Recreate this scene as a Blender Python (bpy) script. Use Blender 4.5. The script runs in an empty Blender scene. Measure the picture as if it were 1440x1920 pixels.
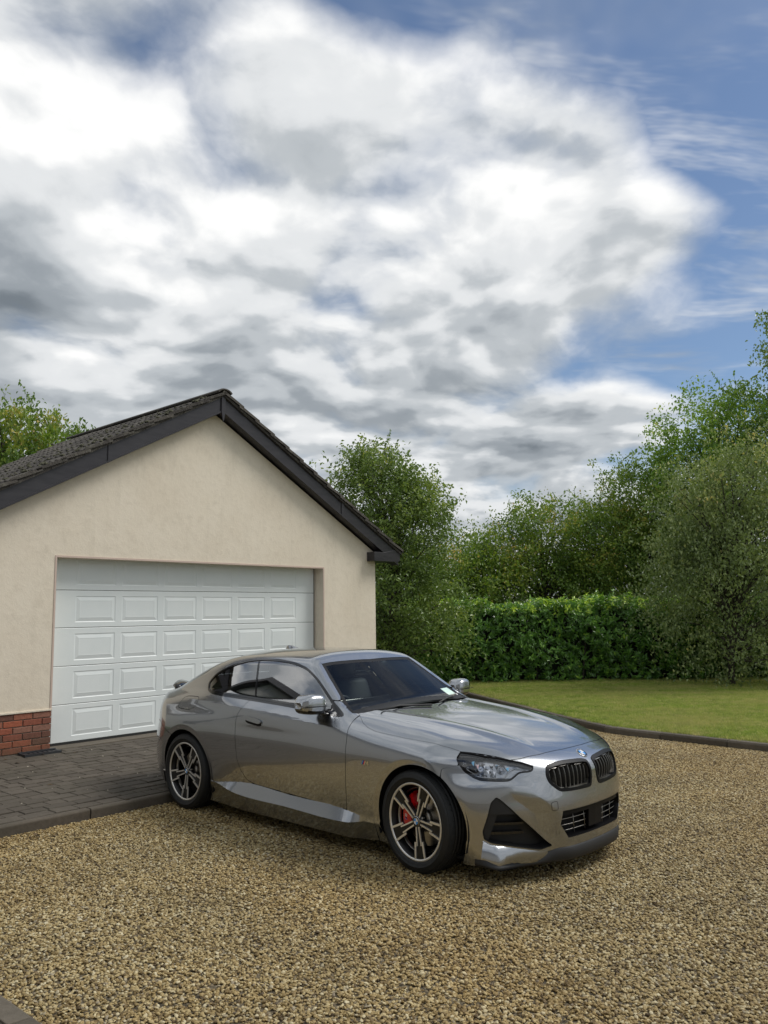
import bpy, math, random
import numpy as np
from mathutils import Vector, Matrix
random.seed(7)
RNG = np.random.default_rng(7)
SC = bpy.context.scene
COL = SC.collection
R = math.radians
# ---------------------------------------------------------------- camera
cam_d = bpy.data.cameras.new('camera'); cam = bpy.data.objects.new('camera', cam_d); COL.objects.link(cam)
cam_d.sensor_fit = 'VERTICAL'; cam_d.sensor_height = 36; cam_d.lens = 1522.443 / 1920 * 36
cam_d.clip_start = .05; cam_d.clip_end = 3000
cam.matrix_world = Matrix.Translation((0, 0, 1.71693)) @ Matrix.Rotation(math.pi / 2 + .12323, 4, 'X') @ Matrix.Rotation(-.01297, 4, 'Z')
SC.camera = cam
# ---------------------------------------------------------------- view
SC.view_settings.view_transform = 'Standard'; SC.view_settings.look = 'None'
SC.view_settings.exposure = 0.50; SC.view_settings.gamma = 1
SC.render.film_transparent = False
SC.cycles.max_bounces = 8; SC.cycles.diffuse_bounces = 3; SC.cycles.glossy_bounces = 4
SC.cycles.transmission_bounces = 6; SC.cycles.transparent_max_bounces = 12
SC.cycles.sample_clamp_indirect = 6
# ---------------------------------------------------------------- sky and sun
SUN_EL, SUN_AZ = 52.0, 78.0        # azimuth clockwise from world +Y (the way the camera looks)
world = bpy.data.worlds.new('World'); SC.world = world; world.use_nodes = True
def build_sky():
    nt = world.node_tree; nt.nodes.clear(); N, L = nt.nodes, nt.links
    def nd(t, **k):
        n = N.new(t)
        for a, b in k.items(): setattr(n, a, b)
        return n
    def mth(op, a, b=None, c=None, clamp=False):
        n = nd('ShaderNodeMath', operation=op, use_clamp=clamp)
        for i, v in enumerate((a, b, c)):
            if v is None: continue
            if isinstance(v, (int, float)): n.inputs[i].default_value = v
            else: L.new(v, n.inputs[i])
        return n.outputs[0]
    def vmth(op, a, b=None, s=None):
        n = nd('ShaderNodeVectorMath', operation=op)
        for i, v in enumerate((a, b)):
            if v is None: continue
            if isinstance(v, tuple): n.inputs[i].default_value = v
            else: L.new(v, n.inputs[i])
        if s is not None:
            if isinstance(s, (int, float)): n.inputs['Scale'].default_value = s
            else: L.new(s, n.inputs['Scale'])
        return n.outputs['Value'] if op in ('DOT_PRODUCT', 'LENGTH') else n.outputs[0]
    def noise(v, sc, det, rough, dist=0, lac=2.0):
        n = nd('ShaderNodeTexNoise'); L.new(v, n.inputs['Vector'])
        n.inputs['Scale'].default_value = sc; n.inputs['Detail'].default_value = det
        n.inputs['Roughness'].default_value = rough; n.inputs['Distortion'].default_value = dist
        n.inputs['Lacunarity'].default_value = lac
        return n
    def rng(v, a, b, c=0, d=1, smooth=True):
        n = nd('ShaderNodeMapRange'); n.interpolation_type = 'SMOOTHSTEP' if smooth else 'LINEAR'
        L.new(v, n.inputs[0])
        for i, q in enumerate((a, b, c, d)): n.inputs[i + 1].default_value = q
        return n.outputs[0]
    tc = nd('ShaderNodeTexCoord'); D = tc.outputs['Generated']
    sep = nd('ShaderNodeSeparateXYZ'); L.new(D, sep.inputs[0])
    z = sep.outputs['Z']
    inv = mth('DIVIDE', 1.0, mth('ADD', mth('MAXIMUM', z, 0.0), .23))
    fl = nd('ShaderNodeCombineXYZ'); sp = nd('ShaderNodeSeparateXYZ'); L.new(vmth('SCALE', D, s=inv), sp.inputs[0])
    L.new(sp.outputs[0], fl.inputs[0]); L.new(sp.outputs[1], fl.inputs[1]); fl.inputs[2].default_value = SKY_SEED
    P = fl.outputs[0]                                         # a flat cloud layer seen from below
    wv = noise(P, 1.1, 2, .5).outputs['Color']
    P1 = vmth('ADD', P, vmth('SCALE', vmth('SUBTRACT', wv, (.5, .5, .5)), s=.35))
    wv2 = noise(P, 6.0, 3, .6).outputs['Color']
    P2 = vmth('ADD', P1, vmth('SCALE', vmth('SUBTRACT', wv2, (.5, .5, .5)), s=.055))
    def cells(Q, sc, smooth):
        n = nd('ShaderNodeTexVoronoi'); n.feature = 'F1'; L.new(Q, n.inputs['Vector']); n.inputs['Scale'].default_value = sc
        return mth('SUBTRACT', 1.0, n.outputs['Distance'])
    def density(Q, det):
        big = noise(Q, 1.2, 1, .5).outputs[0]
        puff = noise(Q, 3.0, det, .50, 0).outputs[0]
        v = mth('ADD', mth('MULTIPLY', big, .42), mth('MULTIPLY', puff, .55))
        v = mth('ADD', v, mth('MULTIPLY', cells(Q, 3.4, .35), .21))
        return mth('SUBTRACT', v, .088)
    d0 = density(P2, 7)
    d1 = density(vmth('ADD', P2, (.02, -.055, 0)), 3)           # light comes down into the layer from overhead
    # the weather: solid cloud to the left and overhead, a blue gap to the right
    def lobe(az, el, a, b):
        v = (math.sin(R(az)) * math.cos(R(el)), math.cos(R(az)) * math.cos(R(el)), math.sin(R(el)))
        return rng(vmth('DOT_PRODUCT', D, v), math.cos(R(a)), math.cos(R(b)))
    gap = mth('ADD', mth('MULTIPLY', lobe(38, 21, 22, 3), .36), mth('MULTIPLY', lobe(33, 43, 20, 3), .34))
    gap = mth('ADD', gap, mth('MULTIPLY', lobe(18, 15, 9, 2), .12))
    gap = mth('ADD', gap, mth('MULTIPLY', lobe(1, 41.5, 7, 1), .15))
    gap = mth('ADD', gap, mth('MULTIPLY', lobe(14, 41, 5, 1), .10))
    cov = mth('SUBTRACT', mth('ADD', d0, .135), gap)
    dens = rng(cov, .42, .62)
    wisp = noise(vmth('MULTIPLY', P1, (2.4, 7.0, 1)), 1.3, 4, .62).outputs[0]
    veil = noise(P1, 2.0, 4, .62).outputs[0]
    dens = mth('MAXIMUM', dens, mth('ADD', mth('MULTIPLY', rng(wisp, .46, .78), .62), mth('MULTIPLY', rng(veil, .48, .75), .35)))
    dens = mth('MINIMUM', dens, 1.0)
    # light and shade inside the layer
    lit = mth('SUBTRACT', d0, d1)
    fine = noise(P2, 5.0, 6, .60).outputs[0]
    thick = rng(cov, .55, .86)
    edge = rng(lit, -.10, .09)
    dark = noise(vmth('ADD', P1, (3.7, 1.9, 5.0)), 1.7, 3, .58).outputs[0]
    b = mth('ADD', mth('MULTIPLY', edge, .56), mth('MULTIPLY', mth('SUBTRACT', 1.0, thick), .24))
    b = mth('ADD', b, mth('MULTIPLY', mth('SUBTRACT', fine, .5), .40))
    b = mth('ADD', b, mth('MULTIPLY', mth('SUBTRACT', dark, .5), -.95))
    b = mth('SUBTRACT', b, mth('MULTIPLY', lobe(-29, 21, 9, 1), .42))       # the heavy grey cloud at the left
    b = mth('ADD', b, mth('MULTIPLY', lobe(-15, 36, 20, 3), .15))           # thin bright cloud high up
    b = mth('ADD', b, mth('MULTIPLY', lobe(13, 29, 14, 2), .13))
    b = mth('ADD', b, .10)
    ramp = nd('ShaderNodeValToRGB'); L.new(b, ramp.inputs[0]); cr = ramp.color_ramp
    cr.interpolation = 'EASE'
    cols = [(0.0, (.19, .22, .25)), (.25, (.33, .365, .40)), (.5, (.52, .555, .585)), (.75, (.80, .82, .835)), (1.0, (1.05, 1.05, 1.04))]
    cr.elements[0].position = 0; cr.elements[0].color = cols[0][1] + (1,)
    cr.elements[1].position = 1; cr.elements[1].color = cols[-1][1] + (1,)
    for p_, c_ in cols[1:-1]:
        e = cr.elements.new(p_); e.color = c_ + (1,)
    sky = nd('ShaderNodeTexSky'); sky.sky_type = 'NISHITA'; sky.sun_disc = False
    sky.sun_elevation = R(SUN_EL); sky.sun_rotation = R(SUN_AZ)
    sky.air_density = 1.0; sky.dust_density = .5; sky.ozone_density = 3.0; sky.altitude = 50
    bg1 = nd('ShaderNodeBackground'); L.new(sky.outputs[0], bg1.inputs[0]); bg1.inputs[1].default_value = .070
    bg2 = nd('ShaderNodeBackground'); L.new(ramp.outputs[0], bg2.inputs[0]); bg2.inputs[1].default_value = .70
    mx = nd('ShaderNodeMixShader'); L.new(dens, mx.inputs[0]); L.new(bg1.outputs[0], mx.inputs[1]); L.new(bg2.outputs[0], mx.inputs[2])
    out = nd('ShaderNodeOutputWorld'); L.new(mx.outputs[0], out.inputs[0])
SKY_SEED = 7.1
build_sky()
world.cycles.sampling_method = 'MANUAL'; world.cycles.sample_map_resolution = 512
sun_d = bpy.data.lights.new('sun', 'SUN'); sun = bpy.data.objects.new('sun', sun_d); COL.objects.link(sun)
sun_d.energy = 1.8; sun_d.angle = R(26); sun_d.color = (1, .965, .91)
_sv = Vector((math.sin(R(SUN_AZ)) * math.cos(R(SUN_EL)), math.cos(R(SUN_AZ)) * math.cos(R(SUN_EL)), math.sin(R(SUN_EL))))
sun.rotation_euler = _sv.to_track_quat('Z', 'Y').to_euler()
# ---------------------------------------------------------------- helpers
def tag(o, label=None, cat=None, group=None, kind=None):
    if label: o['label'] = label
    if cat: o['category'] = cat
    if group: o['group'] = group
    if kind: o['kind'] = kind
    return o
def empty(name, M=None, label=None, cat=None, group=None, kind=None):
    o = bpy.data.objects.new(name, None); COL.objects.link(o); o.empty_display_size = .2
    if M is not None: o.matrix_world = M
    return tag(o, label, cat, group, kind)
def link(name, me, parent=None, M=None):
    o = bpy.data.objects.new(name, me); COL.objects.link(o)
    if parent is not None: o.parent = parent
    if M is not None: o.matrix_local = M
    return o
def mesh_np(name, V, faces=None, quads=None, tris=None, mat=None, normals=None, smooth=True):
    me = bpy.data.meshes.new(name)
    if quads is not None or tris is not None:
        q = np.zeros((0, 4), np.int32) if quads is None else np.asarray(quads, np.int32)
        t = np.zeros((0, 3), np.int32) if tris is None else np.asarray(tris, np.int32)
        me.vertices.add(len(V)); me.vertices.foreach_set('co', np.asarray(V, np.float32).ravel())
        n = len(q) * 4 + len(t) * 3
        me.loops.add(n); me.loops.foreach_set('vertex_index', np.concatenate([q.ravel(), t.ravel()]).astype(np.int32))
        me.polygons.add(len(q) + len(t))
        ls = np.concatenate([np.arange(len(q)) * 4, len(q) * 4 + np.arange(len(t)) * 3]).astype(np.int32)
        me.polygons.foreach_set('loop_start', ls)
        me.update(calc_edges=True)
    else:
        me.from_pydata([tuple(map(float, v)) for v in V], [], faces)
    me.polygons.foreach_set('use_smooth', np.full(len(me.polygons), smooth))
    me.update()
    if normals is not None:
        me.normals_split_custom_set_from_vertices(np.asarray(normals, np.float32).tolist())
    if mat: me.materials.append(mat)
    return me
class MB:
    """collects simple solids into one mesh"""
    def __init__(s): s.v = []; s.f = []; s.sm = []
    def add(s, vs, fs, smooth=False):
        n = len(s.v); s.v += [tuple(v) for v in vs]; s.f += [tuple(i + n for i in f) for f in fs]; s.sm += [smooth] * len(fs)
        return s
    def box(s, a, b, M=None):
        x0, y0, z0 = a; x1, y1, z1 = b
        vs = [Vector(p) for p in ((x0,y0,z0),(x1,y0,z0),(x1,y1,z0),(x0,y1,z0),(x0,y0,z1),(x1,y0,z1),(x1,y1,z1),(x0,y1,z1))]
        if M is not None: vs = [M @ v for v in vs]
        return s.add(vs, [(0,3,2,1),(4,5,6,7),(0,1,5,4),(1,2,6,5),(2,3,7,6),(3,0,4,7)])
    def cbox(s, c, d, M=None):
        return s.box([c[i] - d[i] / 2 for i in range(3)], [c[i] + d[i] / 2 for i in range(3)], M)
    def prism(s, pts, fn, a, b):
        """polygon pts (2-D, counter-clockwise) swept between depths a and b; fn(u, v, w) -> 3-D"""
        n = len(pts)
        vs = [fn(u, v, a) for u, v in pts] + [fn(u, v, b) for u, v in pts]
        fs = [tuple(range(n))[::-1], tuple(range(n, 2 * n))] + [(i, (i + 1) % n, n + (i + 1) % n, n + i) for i in range(n)]
        return s.add(vs, fs)
    def tube(s, pts, r, n=8, caps=True, flat=1.0):
        pts = [Vector(p) for p in pts]; rs = r if isinstance(r, (list, tuple)) else [r] * len(pts)
        vs = []; up = Vector((0, 0, 1))
        for i, p in enumerate(pts):
            t = (pts[min(i + 1, len(pts) - 1)] - pts[max(i - 1, 0)]).normalized()
            a = t.cross(up) if abs(t.z) < .95 else t.cross(Vector((1, 0, 0)))
            a.normalize(); b = a.cross(t)
            for k in range(n):
                q = 2 * math.pi * k / n
                vs.append(p + a * math.cos(q) * rs[i] + b * math.sin(q) * rs[i] * flat)
        fs = []
        for i in range(len(pts) - 1):
            for k in range(n):
                fs.append((i*n+k, (i+1)*n+k, (i+1)*n+(k+1) % n, i*n+(k+1) % n))
        if caps:
            fs.append(tuple(range(n))); fs.append(tuple((len(pts)-1)*n + k for k in range(n))[::-1])
        return s.add(vs, fs, True)
    def lathe(s, prof, n=64, fn=None, smooth=True, a0=0, a1=2 * math.pi):
        """prof: (radius, depth); turned about the depth axis. fn(u, v, w) -> 3-D"""
        full = abs(a1 - a0 - 2 * math.pi) < 1e-6; m = n if full else n + 1
        vs = []
        for k in range(m):
            q = a0 + (a1 - a0) * k / n
            for r, w in prof: vs.append(fn(r * math.cos(q), r * math.sin(q), w))
        P = len(prof); fs = []
        for k in range(n):
            k2 = (k + 1) % m
            for i in range(P - 1): fs.append((k*P+i, k2*P+i, k2*P+i+1, k*P+i+1))
        return s.add(vs, fs, smooth)
    def build(s, name, mat, parent=None, M=None, bevel=0, link_it=True):
        me = bpy.data.meshes.new(name); me.from_pydata(s.v, [], s.f)
        me.polygons.foreach_set('use_smooth', s.sm); me.materials.append(mat); me.update()
        if not link_it: return me
        o = link(name, me, parent, M)
        if bevel:
            b = o.modifiers.new('bevel', 'BEVEL'); b.width = bevel; b.segments = 2; b.limit_method = 'ANGLE'
        return o
# ---------------------------------------------------------------- materials
class NT:
    def __init__(s, name):
        s.m = bpy.data.materials.new(name); s.m.use_nodes = True; s.nt = s.m.node_tree
        s.N, s.L = s.nt.nodes, s.nt.links
        s.b = s.N['Principled BSDF']; s.out = s.N['Material Output']
        s.tc = s.N.new('ShaderNodeTexCoord')
    def set(s, **k):
        for a, v in k.items():
            i = s.b.inputs[a.replace('_', ' ')]
            if hasattr(v, 'links') or isinstance(v, bpy.types.NodeSocket): s.L.new(v, i)
            else: i.default_value = (v + (1,)) if isinstance(v, tuple) and len(v) == 3 and i.type == 'RGBA' else v
        return s
    def noise(s, sc, det=5, rough=.55, vec=None, dist=0, col=False, scale3=None):
        n = s.N.new('ShaderNodeTexNoise'); v = vec or s.tc.outputs['Object']
        if scale3:
            mp = s.N.new('ShaderNodeMapping'); s.L.new(v, mp.inputs[0]); mp.inputs['Scale'].default_value = scale3; v = mp.outputs[0]
        s.L.new(v, n.inputs['Vector']); n.inputs['Scale'].default_value = sc; n.inputs['Detail'].default_value = det
        n.inputs['Roughness'].default_value = rough; n.inputs['Distortion'].default_value = dist
        return n.outputs['Color' if col else 0]
    def ramp(s, v, stops, interp='LINEAR'):
        n = s.N.new('ShaderNodeValToRGB'); s.L.new(v, n.inputs[0]); cr = n.color_ramp; cr.interpolation = interp
        f = lambda c: (c + (1,)) if isinstance(c, tuple) else (c, c, c, 1)
        cr.elements[0].position, cr.elements[0].color = stops[0][0], f(stops[0][1])
        cr.elements[1].position, cr.elements[1].color = stops[-1][0], f(stops[-1][1])
        for p, c in stops[1:-1]: cr.elements.new(p).color = f(c)
        return n.outputs[0]
    def mix(s, f, a, b, mode='MIX'):
        n = s.N.new('ShaderNodeMix'); n.data_type = 'RGBA'; n.blend_type = mode
        for i, v in ((0, f), (6, a), (7, b)):
            if isinstance(v, bpy.types.NodeSocket): s.L.new(v, n.inputs[i])
            else: n.inputs[i].default_value = (v + (1,)) if isinstance(v, tuple) else v
        return n.outputs[2]
    def math(s, op, a, b=0.0, clamp=False):
        n = s.N.new('ShaderNodeMath'); n.operation = op; n.use_clamp = clamp
        for i, v in enumerate((a, b)):
            if isinstance(v, bpy.types.NodeSocket): s.L.new(v, n.inputs[i])
            else: n.inputs[i].default_value = v
        return n.outputs[0]
    def bump(s, h, dist=.01, strength=1.0):
        n = s.N.new('ShaderNodeBump'); s.L.new(h, n.inputs['Height']); n.inputs['Distance'].default_value = dist
        n.inputs['Strength'].default_value = strength; s.L.new(n.outputs[0], s.b.inputs['Normal']); return s
    def rand(s):
        n = s.N.new('ShaderNodeObjectInfo'); return n.outputs['Random']
    def attr(s, name):
        n = s.N.new('ShaderNodeAttribute'); n.attribute_name = name; return n
def simple(name, col, rough=.5, metal=0, **k):
    return NT(name).set(Base_Color=col, Roughness=rough, Metallic=metal, **k).m
# ---------------------------------------------------------------- frames: the garage front is the s axis, d points out of it
GX, GY, GYAW, G0 = -.16596, 13.98204, .83932, .18165
_c, _s = math.cos(GYAW), math.sin(GYAW)
GM = Matrix(((_c, _s, 0, GX), (_s, -_c, 0, GY), (0, 0, 1, G0), (0, 0, 0, 1)))      # (s, d, z) -> world (left-handed)
def gw(s, d, z=0.0): return Vector((GX + s*_c + d*_s, GY + s*_s - d*_c, z))
class GB(MB):
    """MB whose input is (s, d, z above the garage floor)"""
    def add(s, vs, fs, smooth=False):
        return MB.add(s, [gw(v[0], v[1], v[2] + G0) for v in vs], [f[::-1] for f in fs], smooth)
# materials of the ground
def m_gravel_base():
    t = NT('gravel_bed'); n = t.noise(70, 4, .6); v = t.N.new('ShaderNodeTexVoronoi'); t.L.new(t.tc.outputs['Object'], v.inputs['Vector']); v.inputs['Scale'].default_value = 48
    c = t.ramp(v.outputs['Color'], [(0, (.09, .070, .042)), (.5, (.22, .175, .105)), (1, (.36, .30, .20))])
    c = t.mix(t.ramp(v.outputs['Distance'], [(.25, 0.0), (.75, .85)]), c, (.035, .028, .018))
    t.set(Base_Color=c, Roughness=.9); t.bump(t.math('SUBTRACT', 1.0, v.outputs['Distance']), .012, .9); return t.m
def m_stone():
    t = NT('gravel_stone'); r = t.rand()
    c = t.ramp(r, [(0, (.080, .054, .026)), (.10, (.19, .135, .058)), (.32, (.33, .245, .105)), (.6, (.43, .335, .160)), (.84, (.54, .455, .260)), (.95, (.66, .60, .42)), (1, (.24, .20, .15))])
    n = t.noise(60, 3, .6)
    c = t.mix(.35, c, t.ramp(n, [(.3, (.5, .45, .38)), (.7, (1, .97, .9))]), 'MULTIPLY')
    g = t.noise(1.1, 3, .6, vec=t.N.new('ShaderNodeNewGeometry').outputs['Position'])
    c = t.mix(t.ramp(g, [(.40, 0.0), (.66, .55)]), c, (.60, .58, .54), 'MULTIPLY')
    g2 = t.noise(1.0, 3, .6, vec=t.N['Geometry'].outputs['Position'], scale3=(.35, .35, 1)); c = t.mix(t.ramp(g2, [(.44, 0.0), (.60, .45)]), c, (1.0, .86, .62), 'MULTIPLY')
    t.set(Base_Color=c, Roughness=.62); t.b.inputs['Specular IOR Level'].default_value = .4
    return t.m
M = {}
M['gravel_bed'] = m_gravel_base(); M['stone'] = m_stone()
def m_paver(name, a, b, c3, moss=.4):
    t = NT(name); r = t.rand()
    c = t.ramp(r, [(0, a), (.5, b), (1, c3)])
    pos = t.N.new('ShaderNodeNewGeometry').outputs['Position']
    n = t.noise(26, 6, .65, vec=pos); c = t.mix(.55, c, t.ramp(n, [(.25, (.35, .33, .30)), (.75, (1, 1, 1))]), 'MULTIPLY')
    n2 = t.noise(2.2, 5, .6, vec=pos); c = t.mix(t.ramp(n2, [(.42, 0.0), (.70, moss)]), c, (.055, .050, .034))
    t.set(Base_Color=c, Roughness=.85); t.bump(n, .004, .8); return t.m
M['paver'] = m_paver('paver', (.082, .068, .053), (.100, .084, .066), (.122, .103, .082))
M['kerb'] = m_paver('kerb_concrete', (.10, .082, .062), (.125, .104, .080), (.155, .132, .103), .5)
M['joint'] = simple('paving_sand', (.055, .046, .034), .95)
def m_grass_base():
    t = NT('lawn_soil'); n = t.noise(14, 6, .7); c = t.ramp(n, [(.3, (.09, .12, .025)), (.7, (.22, .24, .06))])
    t.set(Base_Color=c, Roughness=.9); t.bump(n, .03, .6); return t.m
M['lawn'] = m_grass_base()
def m_blade():
    t = NT('grass_blade'); r = t.rand(); pos = t.N.new('ShaderNodeNewGeometry').outputs['Position']
    c = t.ramp(r, [(0, (.17, .26, .04)), (.45, (.32, .44, .065)), (.8, (.46, .54, .11)), (1, (.64, .58, .24))])
    n = t.noise(.55, 5, .65, vec=pos, scale3=(1, 2.2, 1)); c = t.mix(t.ramp(n, [(.38, 0.0), (.66, .65)]), c, (.56, .50, .20))
    t.set(Base_Color=c, Roughness=.6); t.b.inputs['Subsurface Weight'].default_value = 0
    tr = t.N.new('ShaderNodeBsdfTranslucent'); t.L.new(c, tr.inputs[0]); mx = t.N.new('ShaderNodeMixShader'); mx.inputs[0].default_value = .38
    t.L.new(t.b.outputs[0], mx.inputs[1]); t.L.new(tr.outputs[0], mx.inputs[2]); t.L.new(mx.outputs[0], t.out.inputs[0]); return t.m
M['blade'] = m_blade()
def flat(name, pts, z, mat, kind='structure'):
    me = bpy.data.meshes.new(name); me.from_pydata([(p[0], p[1], z) for p in pts], [], [tuple(range(len(pts)))]); me.materials.append(mat)
    return tag(link(name, me), kind=kind)
# ground: one sheet to the horizon, gravel drive on it
t = NT('field'); n = t.noise(.05, 5, .6); t.set(Base_Color=t.ramp(n, [(.3, (.05, .075, .02)), (.7, (.09, .12, .035))]), Roughness=.95)
M['field'] = t.m
flat('ground', [(-900, -900), (900, -900), (900, 900), (-900, 900)], -.06, M['field'])
# lawn edge curve (front of the kerb, world x, y)
LK = [(1.55, 16.9), (1.9, 15.6), (2.25, 14.4), (2.55, 13.3), (2.80, 12.45), (3.08, 11.66), (3.45, 11.18), (3.92, 10.66), (4.55, 9.98), (5.6, 8.9), (7.2, 7.6), (9.5, 6.2), (12.5, 5.0), (16, 4.2)]
def smooth_path(P, n=10):
    P = [np.array(p, float) for p in P]; out = []
    for i in range(len(P) - 1):
        p0 = P[max(i-1, 0)]; p1 = P[i]; p2 = P[i+1]; p3 = P[min(i+2, len(P)-1)]
        for k in range(n):
            t_ = k / n
            out.append(.5 * ((2*p1) + (-p0+p2)*t_ + (2*p0-5*p1+4*p2-p3)*t_**2 + (-p0+3*p1-3*p2+p3)*t_**3))
    out.append(P[-1]); return np.array(out)
lk = smooth_path(LK)
KA = [gw(-14, 2.78), gw(0.1, 2.78)]                        # front of the paving kerb
drive = [tuple(gw(-8.57, 2.78).xy), tuple(gw(-8.57, 16).xy), (8, -9), (16, -6), (18, 3.6)] + [tuple(p) for p in lk[::-1]] + [tuple(gw(2.4, .4).xy), tuple(gw(1.2, 2.78).xy)]
flat('gravel_drive', drive, 0.0, M['gravel_bed'])
# paving: slopes gently up to the garage
def pz(d): return .088 + (G0 - .088 - .006) * min(1, max(0, (2.78 - d) / 3.0))
PAV0, PAV1 = -9.6, 1.2
g = MB(); g.add([gw(PAV0, 2.70, pz(2.7) - .014), gw(PAV1, 2.70, pz(2.7) - .014), gw(PAV1, -.3, pz(0) - .014), gw(PAV0, -.3, pz(0) - .014)], [(0, 1, 2, 3)])
paving = tag(g.build('block_paving', M['joint']), kind='structure')
def paver_mesh(w, l, h=.05, ch=.004):
    b = MB(); x, y = w / 2, l / 2
    ring = lambda a, z: [(-x + a, -y + a, z), (x - a, -y + a, z), (x - a, y - a, z), (-x + a, y - a, z)]
    vs = ring(0, -h) + ring(0, -ch) + ring(ch, 0)
    fs = [(8, 9, 10, 11)]
    for k in range(4):
        j = (k + 1) % 4
        fs += [(k, j, 4 + j, 4 + k), (4 + k, 4 + j, 8 + j, 8 + k)]
    b.add(vs, fs); return b.build('paver', M['paver'], link_it=False)
pm = {}
cells = []
rr = random.Random(3)
# courses run along the garage front; lengths vary as tumbled blocks do
d = 2.70; row = 0
while d > -.02:
    cw = .158 if row % 3 != 1 else .128
    s = PAV0 + rr.random() * .15
    while s < PAV1 - .05:
        L_ = rr.choice([.158, .21, .21, .258])
        cells.append((s + L_ / 2, d - cw / 2, L_ - .006, cw - .006)); s += L_
    d -= cw; row += 1
def in_view(p, z=.1):
    v = cam.matrix_world.inverted() @ Vector((p[0], p[1], z))
    if v.z > -.3: return False
    return abs(v.x / -v.z) < .49 and abs(v.y / -v.z) < .65
vis = []
for c in cells:
    p = gw(c[0], c[1]); hidden_by_car = c[0] > -4.6
    vis.append((0 if (in_view(p) and not hidden_by_car) else 1, p.length, c))
vis.sort(key=lambda q: (q[0], q[1]))
def pav_mat(c):
    tilt = Matrix.Rotation(rr.gauss(0, .007), 4, 'X') @ Matrix.Rotation(rr.gauss(0, .007), 4, 'Y')
    p = gw(c[0], c[1], pz(c[1]) + rr.gauss(0, .0015))
    return Matrix.Translation(p) @ Matrix.Rotation(GYAW + rr.gauss(0, .008), 4, 'Z') @ tilt
rest = MB()
for k, (o_, dist, c) in enumerate(vis):
    key = (round(c[2], 3), round(c[3], 3))
    if key not in pm: pm[key] = paver_mesh(*key)
    me = pm[key]; Mx = pav_mat(c)
    if k < 295:
        link('paver', me, paving, Mx)
    elif c[0] > -9.3:
        rest.add([Mx @ v.co for v in me.vertices], [tuple(f.vertices) for f in me.polygons])
o = rest.build('pavers_beyond', M['paver'], paving); o['kind'] = 'stuff'
# kerb of the paving: stones end to end
kerb = tag(empty('paving_kerb'), 'brown concrete kerb edging the block paving along the gravel', 'kerb')
s = -9.4; i = 0
while s < 1.2:
    L_ = .91 + rr.random() * .02
    b = GB(); z0, z1 = -.12 - G0, .088 - G0
    e = rr.uniform(-.006, .006)
    b.prism([(2.705, z0), (2.78 + e, z0), (2.785 + e, z1 - .012), (2.778 + e, z1 - .002), (2.765, z1 + .002), (2.705, z1 + .001)],
            lambda u, v, w: (w, u, v), s + .004, s + L_ - .004)
    b.build('kerb_stone', M['kerb'], kerb, bevel=.006); s += L_
kerb2 = tag(empty('house_kerb'), 'dark kerb at the gravel edge in the bottom left corner', 'kerb')
dd = 2.78
while dd < 12:
    b = GB(); b.prism([(-8.69, -.12 - G0), (-8.57, -.12 - G0), (-8.57, .03 - G0), (-8.59, .05 - G0), (-8.69, .054 - G0)], lambda u, v, w: (u, w, v), dd + .004, dd + .62)
    b.build('kerb_stone', M['kerb'], kerb2, bevel=.006); dd += .625
g = MB(); g.add([gw(-8.68, 2.7, .045), gw(-11.2, 2.7, .045), gw(-11.2, 14, .045), gw(-8.68, 14, .045)], [(0, 1, 2, 3)])
tag(g.build('house_paving', M['paver']), kind='structure')
# lawn and its kerb
def offset(path, dist):
    T = np.gradient(path, axis=0); T /= np.linalg.norm(T, axis=1)[:, None]
    return path + np.stack([-T[:, 1], T[:, 0]], 1) * dist
LZ = .085
back = offset(lk, .13)
lawn_poly = [tuple(p) for p in back] + [(30, 5), (30, 20.5), (-1.0, 21.5), (.4, 16.6)]
lawn = flat('lawn', lawn_poly, LZ, M['lawn'])
lawnkerb = tag(empty('lawn_kerb'), 'low curved kerb between the gravel and the lawn', 'kerb')
seg = np.r_[0, np.cumsum(np.linalg.norm(np.diff(lk, axis=0), axis=1))]
def at_len(path, l): return np.array([np.interp(l, seg, path[:, 0]), np.interp(l, seg, path[:, 1])])
l = 0
while l < min(seg[-1], 17):
    L_ = .9
    q = [l + .006, l + L_ / 2, l + L_ - .006]
    prof = [(0.0, -.1), (.0, .07), (.018, .094), (.11, .096), (.125, .08), (.125, -.1)]
    vs = []
    for x in q:
        for o_, z in prof:
            p = at_len(offset(lk, o_), x); vs.append((p[0], p[1], z))
    n_ = len(prof); fs = [tuple(range(n_)), tuple(range(2 * n_, 3 * n_))[::-1]]
    for a in range(2):
        for k in range(n_):
            fs.append((a*n_+k, (a+1)*n_+k, (a+1)*n_+(k+1) % n_, a*n_+(k+1) % n_))
    MB().add(vs, fs).build('kerb_stone', M['kerb'], lawnkerb, bevel=.006); l += L_
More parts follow.
